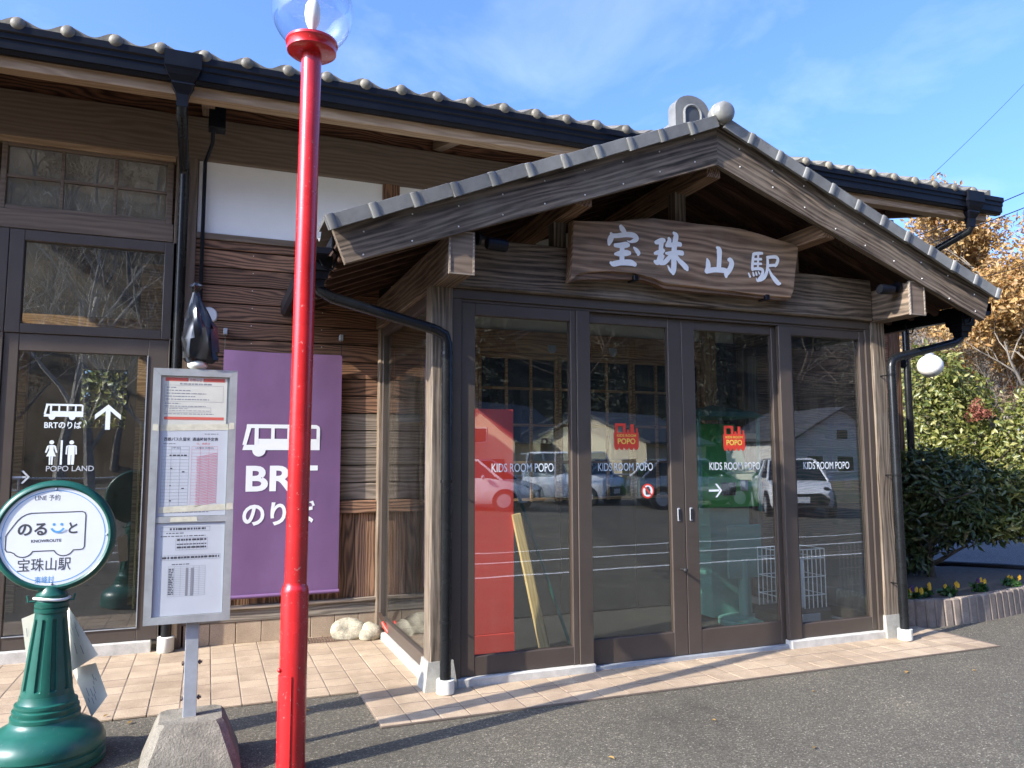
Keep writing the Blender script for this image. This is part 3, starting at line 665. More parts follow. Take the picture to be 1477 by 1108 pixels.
# barge boards
for s_ in (-1, 1):
    d_ = Vector((s_*1, 0, -PS)).normalized(); nrm = Vector((s_*PS, 0, 1)).normalized()
    ln = 2.93; bh = 0.272
    a0 = Vector((XC, 4.56, zr(0, -.0)))
    m = MB(); zt_ = lambda dx: zr(dx, 0.0)
    xe = 2.79; e_ = 0.085
    pts = [(0, zr(0)), (xe*s_, zr(xe)), ((xe-e_)*s_, zr(xe-e_)-0.252), (0, zr(0)-0.30)]
    # board coordinates: local X along the slope
    X_ = d_; Z_ = nrm; Y_ = Z_.cross(X_)
    M_ = Matrix((X_, Y_, Z_)).transposed().to_4x4(); M_.translation = a0; Mi = M_.inverted()
    fr0 = [Mi @ Vector((XC+p[0], 4.535, p[1])) for p in pts]; bk0 = [Mi @ Vector((XC+p[0], 4.585, p[1])) for p in pts]
    m.add([tuple(v) for v in fr0+bk0], [(0, 1, 2, 3), (7, 6, 5, 4), (0, 1, 5, 4), (1, 2, 6, 5), (2, 3, 7, 6), (3, 0, 4, 7)])
    me = m.mesh('barge_board'); me.materials.append(MATS['timber']); o = reg(bpy.data.objects.new('barge_board', me), proof, M_); o.color = (1.05, 1.0, .95, 1)
    # thin cover strip on top of the board
    c0 = Vector((XC, 4.54, zr(0, 0.012))); c1 = Vector((XC+s_*2.80, 4.54, zr(2.80, 0.012)))
    board('cover_strip', c0, c1, 0.085, 0.022, 'timber', proof, up=nrm, tint=(.7, .7, .7))
    bl = MB()
    for k in range(9):
        f_ = 0.2+k*0.3
        for dz in (-0.07, -0.23): bl.sphere((XC+s_*f_, 4.533, zr(f_)+dz+rng.uniform(-.02, .02)), 0.0055, 6, 4)
    stuff(bl.build('bolt_heads', 'white_metal', proof))
# verge tiles: top plate, hanging flap on the gable side, raised lip where each overlaps the next
def verge_mesh():
    m = MB(); Ln = 0.275
    m.box(0, Ln, -0.005, 0.24, 0.0, 0.022, 0.003)
    m.add([(0, -0.028, -0.062), (Ln, -0.028, -0.062), (Ln, -0.034, 0.022), (0, -0.034, 0.022), (0, -0.004, -0.062), (Ln, -0.004, -0.062), (Ln, -0.004, 0.03), (0, -0.004, 0.03)], [(0, 1, 2, 3), (4, 7, 6, 5), (3, 2, 6, 7), (0, 4, 5, 1), (0, 3, 7, 4), (1, 5, 6, 2)])
    # lip
    lp = []
    n = 8
    for t_ in range(n+1):
        an = math.pi*t_/n
        lp.append((Ln-0.03+0.026*-math.cos(an), 0.010*math.sin(an)))
    v = []; 
    for x_, h_ in lp: v += [(x_, -0.030-h_, -0.066), (x_, -0.036-h_, 0.024), (x_, -0.006, 0.026+h_), (x_, 0.24, 0.022+h_)]
    f = [(i*4+j, (i+1)*4+j, (i+1)*4+j+1, i*4+j+1) for i in range(n) for j in range(3)]+[(0, 4*n, 4*n+3, 3)][:0]
    m.add(v, f)
    return m
vm = verge_mesh().mesh('verge_tile', 35, recalc=False); vm.materials.append(MATS['roof_tile'])
vmm = MB()
_b = verge_mesh(); vmm.v = [(x_, -y_, z_) for x_, y_, z_ in _b.v]; vmm.f = [tuple(reversed(f_)) for f_ in _b.f]
vm2 = vmm.mesh('verge_tile', 35, recalc=False); vm2.materials.append(MATS['roof_tile'])
for s_ in (-1, 1):
    d_ = Vector((s_*1, 0, -PS)).normalized(); nrm = Vector((s_*PS, 0, 1)).normalized()
    X_, Z_ = d_, nrm; Y_ = Z_.cross(X_)           # Y_ points +y for s=+1 and -y for s=-1
    for k in range(11):
        st_ = 0.05+k*0.272
        p = Vector((XC, 4.498, zr(0, 0.045)))+d_*st_+nrm*(-0.004+0.0)
        p += Vector((0, 0, rng.uniform(-.003, .003)))
        M_ = Matrix((X_, Y_, Z_)).transposed().to_4x4(); M_.translation = p
        M_ = M_ @ Matrix.Rotation(R(1.6), 4, 'Y')
        reg(bpy.data.objects.new('verge_tile', vm if s_ > 0 else vm2), proof, M_)
# field tiles of the porch roof and its ridge
pw = MB()
for s_ in (-1, 1):
    ys = [4.76+i*0.035 for i in range(60)]; ds = []
    for k in range(11): ds += [(k*0.255, 0.03), (k*0.255+0.255, 0.055)]
    n_ = len(ys)
    pw.add([(XC+s_*d0, y_, zr(d0, h_)+0.028*math.sin(2*math.pi*y_/0.265)) for d0, h_ in ds for y_ in ys], [(r*n_+i, r*n_+i+1, (r+1)*n_+i+1, (r+1)*n_+i) for r in range(len(ds)-1) for i in range(n_-1)])
stuff(pw.build('field_tiles', 'roof_tile', proof, smooth=35, recalc=False))
rg_ = MB()
for k, (wd, h0) in enumerate(((0.15, 4.02), (0.13, 4.06), (0.11, 4.10))): rg_.box(XC-wd, XC+wd, 4.93, 8.6, h0-0.03, h0+0.008, 0.008)
rg_.tube([(XC, 4.92, 4.13), (XC, 8.6, 4.13)], 0.085, 14); rg_.build('ridge_tiles', 'roof_tile', proof, 40)
# rounded verge cap at the very tip
cap_ = MB(); cap_.tube([(XC+0.02, 4.42, 4.04), (XC+0.02, 4.428, 4.04), (XC+0.02, 4.45, 4.04), (XC+0.02, 4.52, 4.043), (XC+0.02, 4.57, 4.045), (XC+0.02, 4.61, 4.045)], [0.04, 0.066, 0.080, 0.085, 0.070, 0.03], 24)
cap_.build('ridge_cap_tile', 'roof_tile', proof, 50)
cr_ = MB().tube([(XC+0.02, 4.485, 4.042), (XC+0.02, 4.497, 4.042)], 0.0865, 24); cr_.build('ridge_cap_ring', 'concrete_white', proof, 50)
# ogre tile: an upright arch with a raised rim
arch = [(-0.155, 4.02), (-0.155, 4.20)]+[(-0.155*math.cos(math.pi*t_/12), 4.20+0.115*math.sin(math.pi*t_/12)) for t_ in range(1, 12)]+[(0.155, 4.20), (0.155, 4.02)]
og = MB().prism([(XC-0.02+p[0], p[1]) for p in arch], 4.80, 4.90, 'y')
ogo = og.build('ogre_tile', 'roof_tile', proof, 40)
inn = [(-0.075, 4.04), (-0.075, 4.17)]+[(-0.075*math.cos(math.pi*t_/10), 4.17+0.065*math.sin(math.pi*t_/10)) for t_ in range(1, 10)]+[(0.075, 4.17), (0.075, 4.04)]
MB().prism([(XC-0.02+p[0]*.95, p[1]) for p in inn], 4.7975, 4.81, 'y').build('ogre_tile_inset', 'house_roof', proof)
rim = MB().tube([(XC-0.02+p[0], 4.798, p[1]) for p in inn], 0.011, 6); rim.build('ogre_tile_rim', 'roof_tile', proof, 40)
# porch gutters, hoppers, downpipes
for s_ in (-1, 1):
    gx = XC+s_*2.83; gz = 2.80
    pf = [(gx-0.06, gz+0.05), (gx-0.058, gz-0.03), (gx-0.035, gz-0.062), (gx+0.035, gz-0.062), (gx+0.058, gz-0.03), (gx+0.06, gz+0.05), (gx+0.052, gz+0.05), (gx+0.05, gz-0.025), (gx-0.05, gz-0.025), (gx-0.052, gz+0.05)]
    MB().prism(pf, 4.60, 6.80, 'y').build('porch_gutter', 'gutter_black', ST)
    hk = MB()
    for k in range(4): hk.tube([(gx-s_*0.06, 4.75+k*0.6, gz+0.04), (gx-s_*0.11, 4.75+k*0.6, gz-0.03), (gx-s_*0.08, 4.75+k*0.6, gz-0.12), (gx-s_*0.02, 4.75+k*0.6, gz-0.10), (gx, 4.75+k*0.6, gz-0.06)], 0.008, 6)
    stuff(hk.build('gutter_hooks', 'gutter_black', ST))
    py = 4.86; hx = gx
    m = MB(); rr_ = [(gz-0.03, .085), (gz-0.12, .08), (gz-0.125, .065), (gz-0.17, .06), (gz-0.175, .045), (gz-0.22, .04)]
    v = [p for z_, r_ in rr_ for p in ((hx-r_, py-r_, z_), (hx+r_, py-r_, z_), (hx+r_, py+r_, z_), (hx-r_, py+r_, z_))]
    m.add(v, [(i*4+j, i*4+(j+1) % 4, (i+1)*4+(j+1) % 4, (i+1)*4+j) for i in range(5) for j in range(4)]+[(0, 1, 2, 3), (23, 22, 21, 20)])
    m.build('rain_hopper', 'gutter_black', ST)
    if s_ < 0: P = [(hx, py, gz-0.20), (hx+0.02, py, gz-0.235), (hx+0.10, py, gz-0.275), (1.38, 4.88, 2.365), (1.445, 4.885, 2.335), (1.462, 4.885, 2.28), (1.462, 4.885, 0.06)]
    else: P = [(hx, py, gz-0.20), (hx-0.02, py, gz-0.235), (hx-0.10, py, gz-0.275), (5.47, 4.86, 2.365), (5.41, 4.855, 2.335), (5.395, 4.855, 2.28), (5.395, 4.855, 0.06)]
    MB().tube(P, 0.036, 16).build('downpipe', 'pipe_black', ST, 50)
    ex, ey = P[-1][0], P[-1][1]
    MB().lathe([(0.05, TZ), (0.058, TZ+.008), (0.058, 0.10), (0.046, 0.102)], 22, Matrix.Translation((ex, ey, 0))).build('pipe_cup', 'cup_white', ST, 40)
    for z_ in (0.45, 1.35, 2.2):
        MB().tube([(ex, ey, z_), (ex, ey, z_+0.02)], 0.0395, 16).tube([(ex, ey, z_+.01), (ex, 4.97, z_+.01)], 0.006, 6).build('pipe_clip', 'pipe_black', ST, 40)
# lightning/earth cable beside the left post
# glazing of the porch front
FY0, FY1 = 5.00, 5.075
MB().box(1.532, 5.318, FY0-0.012, FY1+0.01, 2.615, 2.683, 0.004).build('door_head', 'aluminium_brown', ST)
MB().box(1.532, 5.318, FY0+0.004, FY1+0.005, 2.595, 2.6148, 0.003).build('door_track', 'aluminium_brown', ST)
MB().box(1.532, 1.60, FY0-0.01, FY1+0.012, 0.06, 2.6148, 0.004).build('jamb', 'aluminium_brown', ST)
MB().box(5.262, 5.318, FY0-0.01, FY1+0.012, 0.06, 2.6148, 0.004).build('jamb', 'aluminium_brown', ST)
def bead(x0, x1, z0, z1, y, parent):
    m = MB(); t_ = 0.008
    m.box(x0, x0+t_, y-0.006, y, z0, z1); m.box(x1-t_, x1, y-0.006, y, z0, z1); m.box(x0+t_, x1-t_, y-0.006, y, z0, z0+t_); m.box(x0+t_, x1-t_, y-0.006, y, z1-t_, z1)
    return m.build('glazing_bead', 'aluminium_brown', parent)
P1 = frame_rect(1.602, 2.482, 0.066, 2.594, 0.10, 0.045, 0.125, 0.085, FY0+0.004, FY1-0.012).build('fixed_panel', 'aluminium_brown', ST)
P4 = frame_rect(4.452, 5.26, 0.074, 2.594, 0.02, 0.055, 0.11, 0.07, FY0+0.004, FY1-0.012).build('fixed_panel', 'aluminium_brown', ST)
D2 = frame_rect(2.52, 3.412, 0.036, 2.594, 0.075, 0.12, 0.175, 0.075, FY0+0.04, FY1+0.012).build('sliding_door', 'aluminium_brown', ST)
D3 = frame_rect(3.416, 4.36, 0.036, 2.594, 0.12, 0.07, 0.175, 0.075, FY0+0.04, FY1+0.012).build('sliding_door', 'aluminium_brown', ST)
for x0, x1 in ((2.482, 2.592), (4.33, 4.452)): MB().box(x0, x1, FY0-0.006, FY0+0.036, 0.036, 2.594, 0.004).build('mullion', 'aluminium_brown', ST)
GP = FY0+0.035; GD = FY0+0.065
for p_, x0, x1, z0, z1, gy in ((P1, 1.695, 2.445, 0.185, 2.515, GP), (P4, 4.465, 5.21, 0.178, 2.53, GP), (D2, 2.59, 3.297, 0.205, 2.525, GD), (D3, 3.53, 4.295, 0.205, 2.525, GD)):
    MB().box(x0, x1, gy, gy+0.005, z0, z1).build('glass_pane', 'window_glass', p_)
    bead(x0+0.004, x1-0.004, z0+0.002, z1-0.002, gy-0.001, p_)
for d_, hx in ((D2, 3.355), (D3, 3.465)):
    MB().box(hx-0.012, hx+0.012, FY0+0.034, FY0+0.042, 1.03, 1.13, 0.004).build('pull_plate', 'steel_grey', d_)
    MB().box(hx-0.007, hx+0.007, FY0+0.032, FY0+0.0341, 1.04, 1.12).build('pull_recess', 'rubber', d_)
MB().tube([(3.365, FY0+0.045, 0.67), (3.365, FY0-0.01, 0.67)], 0.009, 8).sphere((3.365, FY0-0.016, 0.67), 0.018, 10, 8).build('door_knob', 'rubber', D2, 40)
MB().box(1.57, 2.60, FY0-0.03, FY1+0.04, TZ-.01, 0.064, 0.008).build('panel_sill', 'concrete_white', ST)
MB().box(4.325, 5.33, FY0-0.035, FY1+0.04, TZ-.01, 0.072, 0.008).build('panel_sill', 'concrete_white', ST)
MB().box(2.60, 4.325, FY0+0.0, FY1+0.04, TZ-.01, 0.034).build('door_rail', 'steel_grey', ST)
# side glazing of the porch
for cx, sgn in ((1.45, -1), (5.40, 1)):
    m = MB(); m.box(cx-0.03, cx+0.03, 5.13, 5.19, 0.07, 2.675, 0.003); m.box(cx-0.03, cx+0.03, 6.70, 6.76, 0.07, 2.675, 0.003)
    m.box(cx-0.028, cx+0.028, 5.19, 6.70, 0.07, 0.165, 0.003); m.box(cx-0.028, cx+0.028, 5.19, 6.70, 2.60, 2.675, 0.003)
    sd = m.build('side_window', 'aluminium_brown', ST)
    MB().box(cx-0.003, cx+0.003, 5.18, 6.71, 0.155, 2.61).build('glass_pane', 'window_glass', sd)
    board('wall_post', (cx, 6.81, 0.05), (cx, 6.81, 2.68), 0.11, 0.10, 'timber', ST, up=(1, 0, 0), tint=(1.3, 1.2, 1.1))
    MB().box(cx-0.06, cx+0.05, 5.13, 6.80, TZ-.01, 0.068, 0.01).build('side_sill', 'concrete_white', ST)
# inner wall of the porch: frieze, header, lattice doors
MB().box(1.52, 5.33, WY+0.02, WY+0.05, 2.755, 3.1).build('plaster_panel', 'plaster', ST)
board('header', (1.52, WY+0.01, 2.645), (4.88, WY+0.01, 2.645), 0.07, 0.215, 'inner_wood', ST, tint=(1.1, 1.05, 1.0))
board('inner_post', (4.965, WY, 0.03), (4.965, WY, 2.9), 0.1, 0.16, 'inner_wood', ST, up=(1, 0, 0))
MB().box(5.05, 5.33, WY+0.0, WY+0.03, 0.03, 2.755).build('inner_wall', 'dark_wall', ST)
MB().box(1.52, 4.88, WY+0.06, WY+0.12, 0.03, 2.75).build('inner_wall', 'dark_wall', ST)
x0 = 1.53
for k in range(4):
    xa = x0+k*0.838; xb = xa+0.832
    ld = frame_rect(xa, xb, 0.03, 2.53, 0.03, 0.03, 0.07, 0.05, WY+0.005, WY+0.045, 0.003).build('lattice_door', 'inner_wood', ST)
    for j in (1, 2):
        xx = xa+0.03+j*0.2573; MB().box(xx-0.013, xx+0.013, WY+0.012, WY+0.04, 0.39, 2.48, 0.002).build('lattice_bar', 'inner_wood', ld)
    for z_ in (0.77, 1.12, 1.475, 1.835, 2.19): MB().box(xa+0.03, xb-0.03, WY+0.014, WY+0.038, z_-0.013, z_+0.013, 0.002).build('lattice_bar', 'inner_wood', ld)
    MB().box(xa+0.001, xb-0.001, WY-0.004, WY+0.004, 0.03, 1.10).build('lower_panel', 'dark_wall', ld)
    MB().box(xa+0.05, xb-0.05, WY+0.024, WY+0.028, 0.38, 2.49).build('glass_pane', 'window_glass', ld)
for hx in (3.12, 3.80):
    MB().prism([(hx-0.045, 2.625), (hx+0.045, 2.625), (hx+0.045, 2.575), (hx+0.02, 2.545), (hx-0.02, 2.545), (hx-0.045, 2.575)], WY-0.035, WY-0.026, 'y').build('metal_bracket', 'steel_grey', ST)
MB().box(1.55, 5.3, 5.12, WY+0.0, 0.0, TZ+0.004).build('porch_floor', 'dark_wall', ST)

# lettering on the glass
for p_, x0, x1, gy in ((P1, 1.834, 2.306, GP), (D2, 2.681, 3.149, GD), (D3, 3.665, 4.154, GD), (P4, 4.571, 5.061, GP)):
    text('KIDS ROOM POPO', x0, x1, 1.415, 1.475, gy-0.0012, 'decal_white', p_, bold=0.002)
def train_logo(cx, z0, gy, parent):
    w_ = 0.105
    m = MB(); y_ = gy-0.0012
    def q(x0, x1, a, b): m.add([(cx+x0, y_, z0+a), (cx+x1, y_, z0+a), (cx+x1, y_, z0+b), (cx+x0, y_, z0+b)], [(0, 1, 2, 3)])
    q(-w_, w_, 0.02, 0.132); q(-w_*0.92, -w_*0.70, 0.132, 0.2); q(-w_*0.28, -w_*0.06, 0.132, 0.2); q(-w_*0.70, -w_*0.28, 0.18, 0.2); q(w_*0.34, w_*0.62, 0.132, 0.195); q(w_*0.80, w_*0.94, 0.132, 0.165); q(w_*0.04, w_*0.22, 0.132, 0.155)
    for k in range(5):
        a_ = -w_*0.8+k*w_*0.4
        m.add([(cx+a_+0.017*math.cos(t_*math.pi/6), y_, z0+0.02+0.02*-math.sin(t_*math.pi/6)) for t_ in range(7)], [tuple(range(7))])
    lo_ = m.build('train_logo', 'decal_red', parent, recalc=False)
    text('KIDS ROOM', cx-w_*0.78, cx+w_*0.78, z0+0.100, z0+0.118, y_-0.001, 'decal_yellow', parent, bold=0.01)
    text('POPO', cx-w_*0.72, cx+w_*0.72, z0+0.045, z0+0.088, y_-0.001, 'decal_yellow', parent, bold=0.02)
train_logo(2.925, 1.57, GD, D2); train_logo(3.908, 1.565, GD, D3)
def flat(parent, name, mat, polys, y):
    m = MB()
    yf = y if callable(y) else (lambda a_, b_: y)
    for i, p in enumerate(polys): m.add([(a, yf(a, b)-0.0002*i, b) for a, b in p], [tuple(range(len(p)))])
    return m.build(name, mat, parent, recalc=False)
def circ(cx, cz, r, n=24, a0=0, a1=2*math.pi): return [(cx+r*math.cos(a0+(a1-a0)*i/n), cz+r*math.sin(a0+(a1-a0)*i/n)) for i in range(n+(0 if a1-a0 > 6.2 else 1))]
def arrow_r(cx, cz, s):
    return [[(cx-s, cz-.12*s), (cx+.55*s, cz-.12*s), (cx+.55*s, cz+.12*s), (cx-s, cz+.12*s)],
            [(cx+s, cz), (cx+.25*s, cz+.85*s), (cx-.05*s, cz+.85*s), (cx+.68*s, cz)], [(cx+s, cz), (cx+.68*s, cz), (cx-.05*s, cz-.85*s), (cx+.25*s, cz-.85*s)]]
flat(D3, 'arrow_decal', 'decal_white', arrow_r(3.715, 1.255, 0.062), GD-0.0012)
flat(D2, 'warning_decal', 'decal_red', [circ(3.10, 1.262, 0.055)], GD-0.0012)
flat(D2, 'warning_mark', 'decal_white', [circ(3.10, 1.262, 0.043)], GD-0.002)
flat(D2, 'warning_mark', 'ink', [[(3.082, 1.235), (3.118, 1.235), (3.122, 1.27), (3.11, 1.295), (3.09, 1.295), (3.078, 1.27)]], GD-0.003)
flat(D2, 'warning_mark', 'decal_red', [[(3.066, 1.29), (3.074, 1.298), (3.134, 1.236), (3.126, 1.228)]], GD-0.004)
def bus_icon(x0, x1, z0, z1, y, mat, parent):
    W_, H_ = x1-x0, z1-z0; X = lambda u: x0+u*W_; Z = lambda v: z0+v*H_
    P = [[(X(0), Z(.2)), (X(1), Z(.2)), (X(1), Z(.55)), (X(.17), Z(.55)), (X(.17), Z(.36)), (X(.02), Z(.36))],
         [(X(.05), Z(1)), (X(.95), Z(1)), (X(.99), Z(.95)), (X(1), Z(.88)), (X(.045), Z(.88))],
         [(X(.0), Z(.36)), (X(.05), Z(.36)), (X(.105), Z(.88)), (X(.045), Z(.88))],
         [(X(.15), Z(.36)), (X(.2), Z(.36)), (X(.2), Z(.88)), (X(.15), Z(.88))]]
    for u in (.36, .57, .78): P.append([(X(u), Z(.55)), (X(u+.045), Z(.55)), (X(u+.045), Z(.88)), (X(u), Z(.88))])
    P.append([(X(.955), Z(.55)), (X(1), Z(.55)), (X(1), Z(.88)), (X(.955), Z(.88))])
    for u in (.21, .72): P.append([(X(u)+.085*W_*math.cos(a_), Z(.2)+.2*H_*math.sin(a_)) for a_ in [math.pi+math.pi*i/10 for i in range(11)]])
    return flat(parent, 'bus_symbol', mat, P, y)
HY = WY+0.002
bus_icon(-1.196, -0.926, 1.822, 1.947, HY, 'decal_white', HALL_DOOR)
text('BRTのりば', -1.188, -0.934, 1.755, 1.812, HY, 'decal_white', HALL_DOOR, bold=0.02)
def person_icon(cx, z0, z1, dress, y, parent):
    H_ = z1-z0; Z = lambda v: z0+v*H_; P = [circ(cx, Z(.915), .085*H_)]
    w_ = 0.165*H_
    if dress:
        P += [[(cx-.5*w_, Z(.80)), (cx+.5*w_, Z(.80)), (cx+.45*w_, Z(.6)), (cx+1.05*w_, Z(.34)), (cx-1.05*w_, Z(.34)), (cx-.45*w_, Z(.6))], [(cx-.45*w_, Z(.34)), (cx-.06*w_, Z(.34)), (cx-.06*w_, Z(0)), (cx-.4*w_, Z(0))], [(cx+.06*w_, Z(.34)), (cx+.45*w_, Z(.34)), (cx+.4*w_, Z(0)), (cx+.06*w_, Z(0))],
              [(cx-.5*w_, Z(.80)), (cx-.95*w_, Z(.76)), (cx-1.35*w_, Z(.50)), (cx-1.05*w_, Z(.48)), (cx-.6*w_, Z(.68))], [(cx+.5*w_, Z(.80)), (cx+.95*w_, Z(.76)), (cx+1.35*w_, Z(.50)), (cx+1.05*w_, Z(.48)), (cx+.6*w_, Z(.68))]]
    else:
        P += [[(cx-.7*w_, Z(.80)), (cx+.7*w_, Z(.80)), (cx+.75*w_, Z(.40)), (cx-.75*w_, Z(.40))], [(cx-.75*w_, Z(.40)), (cx-.06*w_, Z(.40)), (cx-.06*w_, Z(0)), (cx-.68*w_, Z(0))], [(cx+.06*w_, Z(.40)), (cx+.75*w_, Z(.40)), (cx+.68*w_, Z(0)), (cx+.06*w_, Z(0))],
              [(cx-.7*w_, Z(.80)), (cx-1.15*w_, Z(.76)), (cx-1.25*w_, Z(.42)), (cx-.92*w_, Z(.42)), (cx-.85*w_, Z(.7))], [(cx+.7*w_, Z(.80)), (cx+1.15*w_, Z(.76)), (cx+1.25*w_, Z(.42)), (cx+.92*w_, Z(.42)), (cx+.85*w_, Z(.7))]]
    flat(parent, 'restroom_symbol', 'decal_white', P, y)
person_icon(-1.131, 1.475, 1.664, True, HY, HALL_DOOR); person_icon(-0.995, 1.475, 1.664, False, HY, HALL_DOOR)
flat(HALL_DOOR, 'restroom_bar', 'decal_white', [[(-1.070, 1.475), (-1.056, 1.475), (-1.056, 1.664), (-1.070, 1.664)]], HY)
text('POPO LAND', -1.160, -0.833, 1.424, 1.466, HY-0.002, 'paper', HALL_DOOR, bold=0.005)
cx, cz, s_ = -0.752, 1.85, 0.10
flat(HALL_DOOR, 'arrow_decal', 'decal_white', [[(cx-.17*s_, cz-s_), (cx+.17*s_, cz-s_), (cx+.17*s_, cz+.6*s_), (cx-.17*s_, cz+.6*s_)], [(cx, cz+s_), (cx-.92*s_, cz+.18*s_), (cx-.92*s_, cz-.2*s_), (cx, cz+.62*s_)], [(cx, cz+s_), (cx, cz+.62*s_), (cx+.92*s_, cz-.2*s_), (cx+.92*s_, cz+.18*s_)]], HY)
flat(HALL_DOOR, 'arrow_decal', 'paper', arrow_r(-1.322, 1.382, 0.058), HY)
# ------------------------------------------------------------------ name board over the entrance
SG = thing('name_board', 'long live-edge wooden name board with four white brush-written characters above the doors', 'sign', (3.4, 4.86, 2.77))
SY = 4.84
OUT = [(2.387, 3.217), (2.52, 3.229), (2.706, 3.247), (2.883, 3.284), (3.064, 3.314), (3.263, 3.317), (3.452, 3.313), (3.662, 3.32), (3.877, 3.319), (4.046, 3.299), (4.235, 3.269), (4.393, 3.249), (4.441, 3.225), (4.41, 3.07), (4.373, 2.851), (4.343, 2.792), (4.195, 2.788), (3.973, 2.792), (3.725, 2.8), (3.483, 2.806), (3.28, 2.808), (3.157, 2.809), (3.037, 2.845), (2.874, 2.867), (2.699, 2.864), (2.515, 2.845), (2.417, 2.818), (2.358, 2.762), (2.369, 2.883), (2.378, 3.049)]
cxs = sum(p[0] for p in OUT)/len(OUT); czs = sum(p[1] for p in OUT)/len(OUT)
def shrink(p, f): return (cxs+(p[0]-cxs)*(1-f*0.25), czs+(p[1]-czs)*(1-f))
m = MB(); n_ = len(OUT)
front = [shrink(p, 0.035) for p in OUT]
m.add([(p[0], SY, p[1]) for p in front]+[(p[0], SY+0.014, p[1]) for p in OUT]+[(p[0], SY+0.075, p[1]) for p in OUT], [tuple(range(n_)), tuple(range(3*n_-1, 2*n_-1, -1))]+[(k*n_+i, k*n_+(i+1) % n_, (k+1)*n_+(i+1) % n_, (k+1)*n_+i) for k in (0, 1) for i in range(n_)])
m.build('board_slab', 'sign_wood', SG, 30)
BOT = [(2.358, 2.762), (2.43, 2.787), (2.57, 2.802), (2.713, 2.814), (2.829, 2.824), (2.977, 2.831), (3.096, 2.804), (3.156, 2.78), (3.279, 2.779), (3.482, 2.779), (3.724, 2.78), (3.972, 2.775), (4.194, 2.773), (4.343, 2.785)]
TOPB = [(4.343, 2.80), (4.195, 2.796), (3.973, 2.80), (3.725, 2.808), (3.483, 2.814), (3.28, 2.816), (3.157, 2.817), (3.037, 2.853), (2.874, 2.875), (2.699, 2.872), (2.515, 2.853), (2.417, 2.826)]
o = MB().prism(BOT+TOPB, SY+0.018, SY+0.078, 'y').build('board_lower_edge', 'sign_wood', SG, 30); o.color = (.55, .5, .48, 1)
